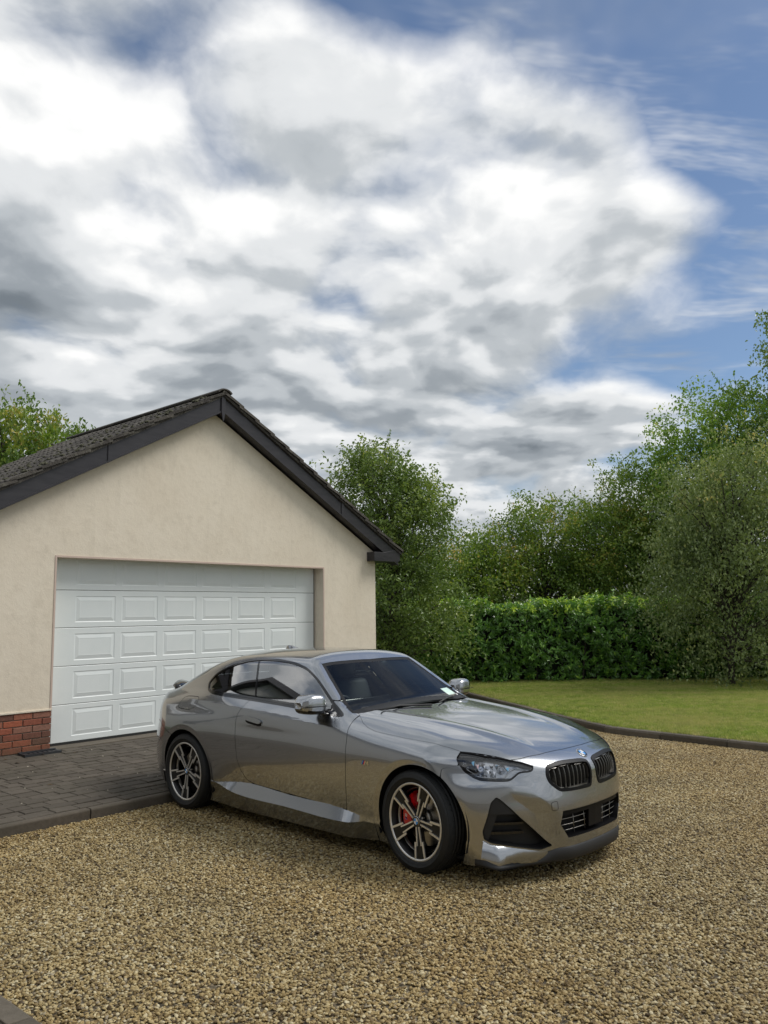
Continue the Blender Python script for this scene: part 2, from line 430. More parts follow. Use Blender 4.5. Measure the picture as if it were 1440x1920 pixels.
# ---------------------------------------------------------------- scattering (geometry nodes)
def scatter(target, coll_objs, density, smin_, smax_, seed, rot=(math.pi, math.pi, math.pi * 2), name='scatter', zoff=0.0, tilt=True):
    c = bpy.data.collections.new(name + '_source')
    for o in coll_objs: c.objects.link(o)
    ng = bpy.data.node_groups.new(name, 'GeometryNodeTree')
    ng.interface.new_socket('Geometry', in_out='INPUT', socket_type='NodeSocketGeometry')
    ng.interface.new_socket('Geometry', in_out='OUTPUT', socket_type='NodeSocketGeometry')
    N, L = ng.nodes, ng.links
    gi, go = N.new('NodeGroupInput'), N.new('NodeGroupOutput')
    dp = N.new('GeometryNodeDistributePointsOnFaces'); dp.inputs['Density'].default_value = density; dp.inputs['Seed'].default_value = seed
    L.new(gi.outputs[0], dp.inputs['Mesh'])
    ci = N.new('GeometryNodeCollectionInfo'); ci.inputs['Collection'].default_value = c; ci.inputs['Separate Children'].default_value = True; ci.inputs['Reset Children'].default_value = True
    ip = N.new('GeometryNodeInstanceOnPoints'); ip.inputs['Pick Instance'].default_value = True
    L.new(dp.outputs['Points'], ip.inputs['Points']); L.new(ci.outputs[0], ip.inputs['Instance'])
    rv = N.new('FunctionNodeRandomValue'); rv.data_type = 'FLOAT_VECTOR'; rv.inputs[0].default_value = tuple(-r for r in rot); rv.inputs[1].default_value = rot
    L.new(rv.outputs[0], ip.inputs['Rotation'])
    rs = N.new('FunctionNodeRandomValue'); rs.data_type = 'FLOAT'; rs.inputs[2].default_value = smin_; rs.inputs[3].default_value = smax_; rs.inputs['Seed'].default_value = 5
    L.new(rs.outputs[1], ip.inputs['Scale'])
    tr = N.new('GeometryNodeTranslateInstances'); tr.inputs['Local Space'].default_value = False
    rz = N.new('FunctionNodeRandomValue'); rz.data_type = 'FLOAT_VECTOR'; rz.inputs[0].default_value = (0, 0, -.004 + zoff); rz.inputs[1].default_value = (0, 0, .008 + zoff); rz.inputs['Seed'].default_value = 9
    L.new(ip.outputs[0], tr.inputs[0]); L.new(rz.outputs[0], tr.inputs['Translation']); L.new(tr.outputs[0], go.inputs[0])
    m = target.modifiers.new('scatter', 'NODES'); m.node_group = ng
def stone_mesh(k):
    r = random.Random(k); vs = []
    b = MB(); n = 7
    fl = r.uniform(.32, .55); el = r.uniform(.62, .95)
    A = [r.uniform(.78, 1.15) for _ in range(n)]
    for lv, (rad, zz) in enumerate(((.62, -.8), (1.0, -.15), (.90, .45), (.45, .95))):
        for i in range(n):
            a = 2 * math.pi * i / n
            q = rad * A[i] * r.uniform(.93, 1.07)
            vs.append((q * math.cos(a) * .0135, q * math.sin(a) * .0135 * el, zz * .0135 * fl + r.uniform(-.0008, .0008)))
    fs = [tuple(range(n))[::-1], tuple(range(3*n, 4*n))]
    for lv in range(3):
        for i in range(n): fs.append((lv*n+i, lv*n+(i+1) % n, (lv+1)*n+(i+1) % n, (lv+1)*n+i))
    b.add(vs, fs, False); me = b.build('stone', M['stone'], link_it=False)
    return bpy.data.objects.new('stone', me)
gp = [(-3.9, 5.5), (-2.05, 8.35), (.8, 11.4), (1.9, 14.6), (2.3, 14.2)] + [tuple(p) for p in lk if p[1] < 14.2 and p[1] > 7.4] + [(2.6, 2.3), (-1.2, 2.3), (-1.75, 3.75)]
gp = [tuple(gw(-8.57, 2.80).xy), tuple(gw(.6, 2.80).xy), (1.9, 14.6), (2.3, 14.2)] + [tuple(p) for p in lk if 7.4 < p[1] < 14.2] + [(2.6, 2.3), tuple(gw(-8.57, 6.6).xy)]
def gravel_patch(name, density, seed, s0, s1, lab):
    g_ = flat(name, gp, .002, M['gravel_bed'], None)
    scatter(g_, [stone_mesh(k + seed * 20) for k in range(9)], density, s0, s1, seed, (.55, .55, math.pi), name)
    tag(g_, lab, 'gravel', kind='stuff'); return g_
gravel_patch('gravel', 6800, 2, .45, 1.02, 'loose golden brown gravel covering the drive')
def tuft_mesh(k):
    r = random.Random(100 + k); b = MB()
    for i in range(26):
        a = r.uniform(0, 6.28); rad = r.uniform(0, .075); x, y = rad * math.cos(a), rad * math.sin(a)
        h = r.uniform(.018, .042); q = r.uniform(0, 6.28); w = r.uniform(.0022, .004); ln = r.uniform(.0, .03); q2 = r.uniform(0, 6.28)
        dx, dy = math.cos(q) * w, math.sin(q) * w; lx, ly = math.cos(q2) * ln, math.sin(q2) * ln
        b.add([(x-dx, y-dy, 0), (x+dx, y+dy, 0), (x+lx*.5+dx*.7, y+ly*.5+dy*.7, h*.6), (x+lx*.5-dx*.7, y+ly*.5-dy*.7, h*.6), (x+lx, y+ly, h)], [(0, 1, 2, 3), (3, 2, 4)])
    return bpy.data.objects.new('tuft', b.build('tuft', M['blade'], link_it=False))
gl = [tuple(p) for p in offset(lk, .12) if p[1] > 8.3] + [(9.6, 8.6), (11.5, 19.4), (0.2, 20.2), (1.0, 16.5)]
g_ = flat('grass', gl, LZ + .003, M['lawn'], None); tag(g_, 'mown green grass of the lawn behind the car', 'grass', kind='stuff')
scatter(g_, [tuft_mesh(k) for k in range(6)], 520, .7, 1.3, 4, (.15, .15, math.pi), 'grass_scatter')
# ---------------------------------------------------------------- garage
def m_render():
    t = NT('stucco'); pos = t.N.new('ShaderNodeNewGeometry').outputs['Position']
    n1 = t.noise(1.1, 6, .62, vec=pos); n2 = t.noise(9, 6, .7, vec=pos); n3 = t.noise(75, 5, .65, vec=pos)
    c = t.mix(t.ramp(n1, [(.35, 0.0), (.65, 1.0)]), (.760, .675, .545), (.810, .730, .600))
    c = t.mix(t.ramp(n2, [(.50, 0.0), (.78, .35)]), c, (.50, .43, .33))
    # weather streaks and specks
    n4 = t.noise(1.0, 5, .7, vec=pos, scale3=(5, 5, .7)); c = t.mix(t.ramp(n4, [(.54, 0.0), (.75, .30)]), c, (.55, .49, .39))
    v = t.N.new('ShaderNodeTexVoronoi'); t.L.new(pos, v.inputs['Vector']); v.inputs['Scale'].default_value = 2.4
    c = t.mix(t.ramp(v.outputs['Distance'], [(.0, .8), (.022, 0.0)]), c, (.10, .085, .06))
    t.set(Base_Color=c, Roughness=.92)
    rough = t.math('ADD', t.math('MULTIPLY', n3, .5), t.math('MULTIPLY', t.ramp(n2, [(.3, 0.0), (.7, 1.0)]), .9))
    t.bump(rough, .004, .55); return t.m
M['stucco'] = m_render()
def m_brick():
    t = NT('brick'); r = t.rand(); pos = t.N.new('ShaderNodeNewGeometry').outputs['Position']
    c = t.ramp(r, [(0, (.15, .075, .055)), (.25, (.24, .085, .055)), (.5, (.34, .105, .060)), (.75, (.42, .125, .065)), (1, (.27, .15, .11))])
    n = t.noise(30, 6, .7, vec=pos); c = t.mix(.6, c, t.ramp(n, [(.25, (.45, .42, .40)), (.7, (1.05, 1, .98))]), 'MULTIPLY')
    sp = t.N.new('ShaderNodeSeparateXYZ'); t.L.new(pos, sp.inputs[0])
    low = t.math('MULTIPLY', t.ramp(sp.outputs[2], [(.15, .6), (.42, 0.0)]), t.ramp(t.noise(7, 4, .6, vec=pos), [(.3, .3), (.6, 1.0)]))
    c = t.mix(low, c, (.10, .082, .042))
    t.set(Base_Color=c, Roughness=.88); t.bump(n, .006, .8); return t.m
M['brick'] = m_brick()
M['mortar'] = simple('mortar', (.36, .31, .25), .95)
t = NT('upvc_dark'); n = t.noise(3, 5, .6, scale3=(1, 1, 6)); t.set(Base_Color=t.ramp(n, [(.3, (.022, .020, .024)), (.7, (.040, .037, .042))]), Roughness=.34); M['upvc'] = t.m
def m_tile():
    t = NT('roof_tile'); r = t.rand(); pos = t.N.new('ShaderNodeNewGeometry').outputs['Position']
    c = t.ramp(r, [(0, (.050, .044, .040)), (.5, (.078, .070, .062)), (1, (.105, .094, .082))])
    n = t.noise(9, 7, .7, vec=pos); c = t.mix(t.ramp(n, [(.50, 0.0), (.72, .8)]), c, (.175, .165, .135))
    n2 = t.noise(22, 6, .75, vec=pos); c = t.mix(t.ramp(n2, [(.55, 0.0), (.75, .8)]), c, (.035, .036, .022))
    t.set(Base_Color=c, Roughness=.95); t.bump(t.math('ADD', n, n2), .02, 1); return t.m
M['tile'] = m_tile()
t = NT('door_white'); n = t.noise(2, 5, .6); n2 = t.noise(1, 3, .6, scale3=(30, 30, 340))
t.set(Base_Color=t.ramp(n, [(.3, (.74, .79, .79)), (.7, (.80, .84, .835))]), Roughness=.38); t.bump(n2, .0012, .35); M['door_white'] = t.m
M['seal'] = simple('rubber_seal', (.018, .018, .018), .7)
M['trim_pink'] = simple('render_bead', (.60, .47, .40), .7)
gar = empty('garage', None, 'cream rendered garage with brick plinth, tiled gable roof and white sectional door', 'garage')
SL, AP, AZ, SLOPE = -6.73, -3.365, 4.40, .548
OL, ORR, OH = -5.66, -1.235, 2.25
DEP = -3.9
def gz(s): return AZ - SLOPE * abs(s - AP)
W = lambda u, v, w: (u, w, v)
# front wall in one piece round the opening (cells butted: left pier, right pier, gable)
b = GB()
PL = .455    # top of the brick plinth
b.prism([(SL, PL), (OL, PL), (OL, OH), (OL, gz(OL)), (SL, gz(SL))], W, 0, -.28)
b.prism([(ORR, PL), (0, PL), (0, gz(0)), (ORR, gz(ORR)), (ORR, OH)], W, 0, -.28)
b.prism([(OL, OH), (ORR, OH), (ORR, gz(ORR)), (AP, AZ), (OL, gz(OL))], W, 0, -.28)
# side and rear walls
b.box((-.24, DEP, PL), (0, -.28, gz(0) - .02)); b.box((SL, DEP, PL), (SL + .24, -.28, gz(SL) - .02))
b.prism([(SL, 0), (0, 0), (0, gz(0) - .03), (AP, AZ - .03), (SL, gz(SL) - .03)], W, DEP - .2, DEP)
b.build('front_wall', M['stucco'], gar)
# bell-cast edge of the render above the bricks, bead round the opening
for a_, b_ in ((SL, OL), (ORR, 0)):
    b = GB(); b.box((a_, 0, PL - .012), (b_, .012, PL + .010)); b.build('render_edge', M['stucco'], gar, bevel=.003)
b = GB(); b.box((OL - .022, .0, PL), (OL, .006, OH + .022)); b.box((OL, .0, OH), (ORR, .006, OH + .022)); b.box((ORR, .0, PL), (ORR + .022, .006, OH + .022))
b.build('opening_bead', M['trim_pink'], gar)
# plinth: mortar body and single bricks
b = GB()
b.box((SL, -.28, -.3), (OL - .008, -.016, PL - .014)); b.box((SL, DEP, -.3), (SL + .24, -.28, PL)); b.build('plinth_mortar', M['mortar'], gar)
b = GB(); b.box((ORR + .008, -.28, -.3), (0 - .008, -.016, PL - .014)); b.box((-.24, DEP, -.3), (-.008, -.28, PL))
b.build('plinth_mortar', M['mortar'], gar)
BL, BH, BD = .215, .065, .1025
def brick_mesh(l, dpt):
    b = MB(); r = random.Random(int(l * 1000)); j = .0
    x, z, y = l / 2, BH / 2, dpt
    c = .004
    vs = [(-x, 0, -z), (x, 0, -z), (x, 0, z), (-x, 0, z), (-x, y - c, -z), (x, y - c, -z), (x, y - c, z), (-x, y - c, z), (-x + c, y, -z + c), (x - c, y, -z + c), (x - c, y, z - c), (-x + c, y, z - c)]
    fs = [(0, 1, 2, 3), (8, 11, 10, 9)] + [((k + 1) % 4, k, 4 + k, 4 + (k + 1) % 4) for k in range(4)] + [(4 + (k + 1) % 4, 4 + k, 8 + k, 8 + (k + 1) % 4) for k in range(4)]
    b.add(vs, fs); return b.build('brick', M['brick'], link_it=False)
bm_ = {}
rot_g = Matrix(((_c, _s, 0), (_s, -_c, 0), (0, 0, 1)))
def put_brick(s0, s1, z, side=None, d0=0.0):
    l = round(s1 - s0, 3)
    if l < .03: return
    if l not in bm_: bm_[l] = brick_mesh(l, BD)
    # local x along s, y outwards, z up
    if side is None:
        B = Matrix(((_c, _s, 0, 0), (_s, -_c, 0, 0), (0, 0, 1, 0), (0, 0, 0, 1)))
        T = Matrix.Translation(gw((s0 + s1) / 2, -BD + rr.gauss(0, .0016), z + G0)) @ B
    else:   # brick in the reveal of the opening: x along d, outwards = side * s
        B = Matrix(((_s, side * _c, 0, 0), (-_c, side * _s, 0, 0), (0, 0, 1, 0), (0, 0, 0, 1)))
        T = Matrix.Translation(gw(d0 - side * BD + rr.gauss(0, .001) * 0, (s0 + s1) / 2, z + G0)) @ B
    o = link('brick', bm_[l], gar); o.matrix_local = T
PI_ = BH + .0102
nrow = 0; z = PL - .014 - BH / 2 - .004
while z > -.16:
    odd = nrow % 2
    # left pier, measured from the opening corner leftwards
    x = OL; first = True
    while x > SL + .02:
        l = (.1025 if odd else BL) if first else BL
        a = max(x - l, SL); put_brick(a, x, z); x = a - .0102; first = False
    x = ORR; first = True
    while x < -.02:
        l = (.1025 if odd else BL) if first else BL
        a = min(x + l, -.0); put_brick(x, a, z); x = a + .0102; first = False
    # reveals of the opening
    dA = -(BD + .0102) if not odd else -BL - .0102
    if dA - .0 > -.28:
        put_brick(max(-.278, dA - BL), dA, z, +1, OL + .0); put_brick(max(-.278, dA - BL), dA, z, -1, ORR)
    z -= PI_; nrow += 1
# door: five sections with 6 pressed panels each
door_d = -.20
sec = [0.022, .472, .932, 1.398, 1.862, 2.29]
SA, SB = -5.56, -1.262
b = GB(); b.box((OL + .0, -.27, -.02), (SA - .004, door_d - .004, OH + .04)); b.build('door_jamb', M['door_white'], gar)
b = GB(); b.box((SB + .004, -.27, -.02), (ORR, -.262, OH + .04))
b.build('door_jamb', M['door_white'], gar)
b = GB(); b.box((SB + .002, -.262, 0), (ORR, door_d - .02, OH + .03)); b.box((SA, -.26, -.01), (SB, door_d - .03, 2.3)); b.build('door_gap', M['seal'], gar)
garage_door = link('garage_door', None, gar)
PS = [(-5.30, -4.755), (-4.665, -4.13), (-4.035, -3.51), (-3.41, -2.888), (-2.788, -2.27), (-2.165, -1.645)]
def ring_faces(b, outer, inner, w0, w1):
    """frame between rectangle outer at depth w0 and inner at w1"""
    (a0, a1, z0, z1), (c0, c1, y0, y1) = outer, inner
    o_ = [(a0, w0, z0), (a1, w0, z0), (a1, w0, z1), (a0, w0, z1)]; i_ = [(c0, w1, y0), (c1, w1, y0), (c1, w1, y1), (c0, w1, y1)]
    b.add(o_ + i_, [(k, (k + 1) % 4, 4 + (k + 1) % 4, 4 + k) for k in range(4)])
door_sections = []
for k in range(5):
    z0, z1 = sec[k] + .003, sec[k + 1] - .003
    b = GB(); D0 = door_d
    pz0, pz1 = sec[k] + .068, sec[k] + .392
    # front skin with six openings
    b.box((SA, D0 - .035, z0), (SB, D0 - .02, z1))
    c_ = .004
    b.add([(SA, D0, z0 + c_), (SB, D0, z0 + c_), (SB, D0, pz0), (SA, D0, pz0)], [(0, 1, 2, 3)])
    b.add([(SA, D0, pz1), (SB, D0, pz1), (SB, D0, z1 - c_), (SA, D0, z1 - c_)], [(0, 1, 2, 3)])
    xs = [SA] + [q for p in PS for q in p] + [SB]
    for i in range(0, len(xs), 2):
        b.add([(xs[i], D0, pz0), (xs[i+1], D0, pz0), (xs[i+1], D0, pz1), (xs[i], D0, pz1)], [(0, 1, 2, 3)])
    for za, zb in ((z0 + c_, z0), (z1, z1 - c_)):
        pass
    b.add([(SA, D0 - .02, z0), (SB, D0 - .02, z0), (SB, D0 - .003, z0), (SA, D0 - .003, z0), (SB, D0, z0 + c_), (SA, D0, z0 + c_)], [(0, 1, 2, 3), (3, 2, 4, 5)])
    b.add([(SA, D0, z1 - c_), (SB, D0, z1 - c_), (SB, D0 - .003, z1), (SA, D0 - .003, z1), (SB, D0 - .02, z1), (SA, D0 - .02, z1)], [(0, 1, 2, 3), (3, 2, 4, 5)])
    door_sections.append(b.build('door_section', M['door_white'], garage_door))
pan = None
for k in range(5):
    for (a, c2) in PS:
        b = GB(); z0, z1 = sec[k] + .068, sec[k] + .392; D0 = door_d
        r0 = (a, c2, z0, z1); sh = lambda e: (a + e, c2 - e, z0 + e, z1 - e)
        ring_faces(b, r0, sh(.007), D0, D0 - .004); ring_faces(b, sh(.007), sh(.016), D0 - .004, D0 - .004)
        ring_faces(b, sh(.016), sh(.058), D0 - .004, D0 + .003); ring_faces(b, sh(.058), sh(.062), D0 + .003, D0 + .002)
        s_ = sh(.062); b.add([(s_[0], D0 + .002, s_[2]), (s_[1], D0 + .002, s_[2]), (s_[1], D0 + .002, s_[3]), (s_[0], D0 + .002, s_[3])], [(0, 1, 2, 3)])
        b.build('door_panel', M['door_white'], garage_door)
b = GB(); b.box((SA, door_d - .03, -.004), (SB, door_d + .004, .023)); b.build('bottom_seal', M['seal'], garage_door)
b = GB(); b.box((OL - .0, -.26, -.20), (ORR, .05, -.004)); b.build('threshold', M['kerb'], gar, bevel=.006)
# verge: barge boards with capped joints, soffit, box ends
bd = .165
def slope_board(name, s0, s1, lo, hi, d0, d1, mat, bevel=0):
    b = GB(); b.prism([(s0, gz(s0) + lo), (s1, gz(s1) + lo), (s1, gz(s1) + hi), (s0, gz(s0) + hi)] if s0 < s1 else [], W, d1, d0)
    return b.build(name, mat, gar, bevel=bevel)
EA, EB = SL - .45, .42
for a, c2 in ((EA, AP), (AP, EB)):
    slope_board('barge_board', a + (.001 if a == AP else 0), c2 - (.001 if c2 == AP else 0), .02, .245, bd - .02, bd, M['upvc'])
    slope_board('barge_board_lip', a + (.001 if a == AP else 0), c2 - (.001 if c2 == AP else 0), .020, .046, bd + .0005, bd + .009, M['upvc'])
    slope_board('soffit', a + (.001 if a == AP else 0), c2 - (.001 if c2 == AP else 0), .028, .040, .0, bd - .021, M['upvc'])
for s_ in (-5.10, -.95):
    b = GB(); b.prism([(s_ - .03, gz(s_ - .03) + .015), (s_ + .03, gz(s_ + .03) + .015), (s_ + .03, gz(s_ + .03) + .25), (s_ - .03, gz(s_ - .03) + .25)], W, bd + .0005, bd + .012); b.build('joint_cover', M['upvc'], gar)
b = GB(); b.prism([(AP - .035, AZ + .28), (AP - .035, AZ + .02), (AP - .012, AZ - .10), (AP, AZ - .13), (AP + .012, AZ - .10), (AP + .035, AZ + .02), (AP + .035, AZ + .28)], W, bd + .0005, bd + .02); b.build('apex_cover', M['upvc'], gar, bevel=.003)
for sg in (0, 1):
    f = (lambda s: s) if sg else (lambda s: 2 * AP - s)
    pts = [(f(-.205), 2.405), (f(.40), 2.405), (f(.455), 2.43), (f(.46), 2.60), (f(.40), 2.63), (f(.05), gz(.05) + .03), (f(-.205), 2.56)]
    b = GB(); b.prism(pts if sg else pts[::-1], W, -.0 + .001, bd + .012); b.build('eaves_box', M['upvc'], gar, bevel=.004)
    b = GB(); a0, a1 = sorted((f(.0), f(.40))); b.box((a0, DEP, 2.41), (a1, 0, 2.425)); a0, a1 = sorted((f(.385), f(.405))); b.box((a0, DEP, 2.43), (a1, 0, 2.62)); b.build('fascia', M['upvc'], gar)
    b = GB()   # gutter
    prof = [(math.cos(q) * .056, -math.sin(q) * .056) for q in np.linspace(0, math.pi, 9)]
    pr = prof + [(x * .88, y * .88) for x, y in prof[::-1]]
    b.prism([(f(.462) + x * (1 if sg else 1), 2.60 + y) for x, y in pr], W, DEP, bd + .02); b.build('gutter', M['upvc'], gar)
# roof: tiles
th = math.atan(SLOPE); ct, st_ = math.cos(th), math.sin(th)
LEN = (EB + .06 - AP) / ct
gauge = .335; ncourse = int(LEN / gauge) + 1; tw = .30
def tile_mesh(seed, verge=False):
    r = random.Random(seed); b = MB(); w = tw - .006; n = 6
    top = []; bot = []
    L_ = gauge + .075; thk = .022
    vs = []
    for j, y in enumerate((0, .012, L_)):
        for i in range(n + 1):
            x = w * i / n; h = .010 * math.cos(4 * math.pi * i / n) + r.uniform(-.002, .002)
            vs.append((x, y, h + (thk - .006 if j == 0 else thk)))
    for i in range(n + 1): vs.append((w * i / n, 0, .010 * math.cos(4 * math.pi * i / n) - .012))
    vs.append((0, L_, -.01)); vs.append((w, L_, -.01)); fs = []
    for j in range(2):
        for i in range(n): a = j * (n + 1) + i; fs.append((a, a + 1, a + n + 2, a + n + 1))
    q = 3 * (n + 1)
    for i in range(n): fs.append((q + i + 1 - 1, i, i + 1, q + i + 1)[::-1])
    fs.append((0, q, q + n + 1, 2 * (n + 1), n + 1)[::-1]); fs.append((n, q + n, q + n + 2, 2 * (n + 1) + n, 2 * n + 1))
    b.add(vs, fs); return b.build('roof_tile', M['tile'], link_it=False)
tms = [tile_mesh(k) for k in range(4)]
ncol = int((bd + .05 - DEP + .1) / tw) + 1
resta = MB(); cnt = 0
d_edge = bd + .055
for side in (-1, 1):
    # slope frame: u along +-d (column), v up the slope, w normal
    for ci_ in range(ncol):
        for cj in range(ncourse):
            v0 = cj * gauge; base_s = AP + side * (LEN - v0) * ct; base_z = AZ + .27 - (LEN - v0) * st_
            org = gw(base_s, d_edge - ci_ * tw, base_z + G0)
            U = gw(0, -1) - gw(0, 0); V = (gw(-side * ct, 0, st_) - gw(0, 0, 0)); Nn = (gw(side * st_, 0, ct) - gw(0, 0, 0))
            U, V, Nn = U.normalized(), V.normalized(), Nn.normalized()
            if U.cross(V).dot(Nn) < 0: org = org + U * (tw - .006); U = -U
            tl = rr.gauss(0, .01)
            V2 = (V - Nn * (.055 + tl)).normalized(); N2 = U.cross(V2)
            T = Matrix(((U.x, V2.x, N2.x, org.x + Nn.x * .028), (U.y, V2.y, N2.y, org.y + Nn.y * .028), (U.z, V2.z, N2.z, org.z + Nn.z * .028), (0, 0, 0, 1)))
            if v0 > LEN - .10: continue
            me = rr.choice(tms)
            lim = 9 if side < 0 else 9
            if ci_ < lim and cnt < 292:
                link('roof_tile', me, gar, T); cnt += 1
            else:
                resta.add([T @ x.co for x in me.vertices], [tuple(f_.vertices) for f_ in me.polygons])
o = resta.build('roof_tiles_beyond', M['tile'], gar); o['kind'] = 'stuff'
b = GB()
for side in (-1, 1):
    e = AP + side * LEN * ct
    pts = [(e, AZ + .255 - LEN * st_), (AP, AZ + .255), (AP, AZ + .285), (e, AZ + .285 - LEN * st_)]
    b.prism(pts if side < 0 else pts[::-1], W, DEP - .1, bd + .03)
b.build('roof_deck', M['tile'], gar)
# mortar bedding under the verge tiles
b = GB()
for side in (-1, 1):
    n = 40
    for k in range(n):
        v0 = LEN * k / n; v1 = LEN * (k + 1) / n
        s0, s1 = AP + side * (LEN - v0) * ct, AP + side * (LEN - v1) * ct
        z0, z1 = AZ + .24 - (LEN - v0) * st_, AZ + .24 - (LEN - v1) * st_
        h = .035 + rr.uniform(-.008, .01); dd = bd + .03 + rr.uniform(-.006, .008)
        pts = [(s0, z0), (s1, z1), (s1, z1 + h), (s0, z0 + h)]
        b.prism(pts if side < 0 else pts[::-1], W, bd - .02, dd)
b.build('verge_bedding', M['tile'], gar)
k = 0; d = d_edge + .01
while d > DEP - .1:
    b = GB(); zc_ = AZ + .315; n = 8
    prof = []
    for i in range(n + 1):
        a = math.pi * (.12 + .76 * i / n); prof.append((AP + math.cos(a) * .135, zc_ - .05 + math.sin(a) * .085))
    inner = [(p[0] * .86 + AP * .14, p[1] - .02) for p in prof[::-1]]
    b.prism(prof + inner, W, d - .40, d); b.build('ridge_tile', M['tile'], gar, bevel=.003); d -= .41; k += 1
# moss clumps growing on the tiles
def moss_mat():
    t = NT('moss'); n = t.noise(40, 5, .7); t.set(Base_Color=t.ramp(n, [(.3, (.045, .046, .026)), (.7, (.14, .135, .09))]), Roughness=1); t.bump(n, .02, 1); return t.m
M['moss'] = moss_mat()
b = MB(); rm = random.Random(11)
for _ in range(230):
    side = -1; v = rm.uniform(.1, LEN); dd = d_edge - abs(rm.gauss(0, 1.3)); 
    c = gw(AP + side * (LEN - v) * ct + side * st_ * .055, dd, AZ + .27 - (LEN - v) * st_ + G0 + .055 * ct)
    r_ = rm.uniform(.012, .04); n = 6; vs = []
    for zz, q in ((-.3, 1), (.25, .9), (.6, .45)):
        for i in range(n):
            a = 6.283 * i / n; vs.append((c.x + math.cos(a) * r_ * q * rm.uniform(.7, 1.2), c.y + math.sin(a) * r_ * q * rm.uniform(.7, 1.2), c.z + zz * r_ * .8))
    fs = [tuple(range(2*n, 3*n))] + [(l*n+i, l*n+(i+1) % n, (l+1)*n+(i+1) % n, (l+1)*n+i) for l in range(2) for i in range(n)]
    b.add(vs, fs)
o = b.build('roof_moss', M['moss'], gar); o['kind'] = 'stuff'
# drain beside the door
t = NT('drain_grate'); t.set(Base_Color=(.03, .032, .036), Roughness=.5); M['drain'] = t.m
dr = empty('drain_gully', None, 'dark drain gully against the brick plinth left of the garage door', 'drain')
b = GB(); zt = pz(.1) - G0
b.box((-6.05, .02, zt - .05), (-5.62, .06, zt + .028)); b.box((-6.05, .18, zt - .05), (-5.62, .21, zt + .020)); b.box((-6.05, .06, zt - .05), (-6.02, .18, zt + .02)); b.box((-5.65, .06, zt - .05), (-5.62, .18, zt + .02))
b.build('frame', M['drain'], dr)
for k in range(7):
    b = GB(); x = -6.0 + k * .054; b.box((x, .06, zt - .01), (x + .03, .18, zt + .012)); b.build('grate_bar', M['drain'], dr)
b = GB(); b.box((-6.02, .06, zt - .06), (-5.65, .18, zt - .02)); b.build('sump', M['seal'], dr)
# a house stands behind the viewer; the car's flank mirrors its gable
hs = empty('house', None, 'cream rendered house with dark eaves seen only mirrored in the car windows', 'house')
M['stucco_dark'] = simple('house_render', (.40, .395, .375), .9)
hw = -9.65
b = GB(); Wd = lambda u, v, w: (w, u, v)
# gable facing the car's flank: u = d, v = z
b.prism([(-10.4, -.3), (3.4, -.3), (3.4, 2.5), (-3.5, 5.85), (-10.4, 2.5)], Wd, hw - 7, hw); b.build('gable_wall', M['stucco_dark'], hs)
for (d0, z0), (d1, z1) in (((-10.9, 2.27), (-3.5, 5.86)), ((3.9, 2.27), (-3.5, 5.86))):
    b = GB(); b.prism([(d0, z0), (d1, z1), (d1, z1 + .26), (d0, z0 + .26)], Wd, hw - 7.2, hw + .30); b.build('roof_slope', M['upvc'], hs)
b = GB(); b.box((hw, -3.2, .75), (hw + .02, -1.6, 1.95)); b.build('window', simple('house_window', (.02, .025, .03), .08), hs)
b = GB(); b.box((-17.5, 4.4, -.3), (-11.25, 15.5, 3.25)); b.build('shade_wing_wall', M['stucco_dark'], hs)  # unseen wing, walls and roof added to block sky and shade the near gravel
b = GB(); b.prism([(-10.85, 3.10), (-14.3, 5.0), (-17.9, 3.10), (-17.9, 3.32), (-14.3, 5.25), (-10.85, 3.32)], lambda u, v, w: (u, w, v), 4.1, 15.9); b.build('shade_wing_roof', M['upvc'], hs)
# crumbs of gravel and a few dead leaves on the paving
b = MB(); rs_ = random.Random(21)
for _ in range(70):
    s_, d_ = rs_.uniform(-8.6, -3.6), rs_.uniform(.3, 2.7); c = gw(s_, d_, pz(d_) + .004); r_ = rs_.uniform(.004, .009); n = 6; vs = []
    for zz, q in ((0, 1), (.5, .8)):
        for i in range(n): a = 6.283 * i / n; vs.append((c.x + math.cos(a) * r_ * q * rs_.uniform(.7, 1.2), c.y + math.sin(a) * r_ * q * rs_.uniform(.7, 1.2), c.z + zz * r_))
    b.add(vs, [tuple(range(n, 2 * n))] + [(i, (i + 1) % n, n + (i + 1) % n, n + i) for i in range(n)])
o = b.build('stray_gravel', simple('pale_stone', (.55, .50, .40), .8)); tag(o, 'stray pale gravel crumbs lying on the block paving', 'gravel', kind='stuff')
b = MB()
for _ in range(26):
    s_, d_ = rs_.uniform(-8.4, -3.8), rs_.uniform(.1, 3.6); zz = pz(d_) + .004 if d_ < 2.75 else .02
    c = gw(s_, d_, zz); a = rs_.uniform(0, 6.28); L_ = rs_.uniform(.02, .035); ux, uy = math.cos(a) * L_, math.sin(a) * L_
    b.add([(c.x - ux, c.y - uy, c.z), (c.x - uy * .4, c.y + ux * .4, c.z + .010), (c.x + ux, c.y + uy, c.z + .002), (c.x + uy * .4, c.y - ux * .4, c.z + .006)], [(0, 1, 2, 3)])
o = b.build('fallen_leaves', simple('dead_leaf', (.10, .062, .028), .8)); tag(o, 'brown fallen leaves scattered over paving and gravel', 'leaves', kind='stuff')
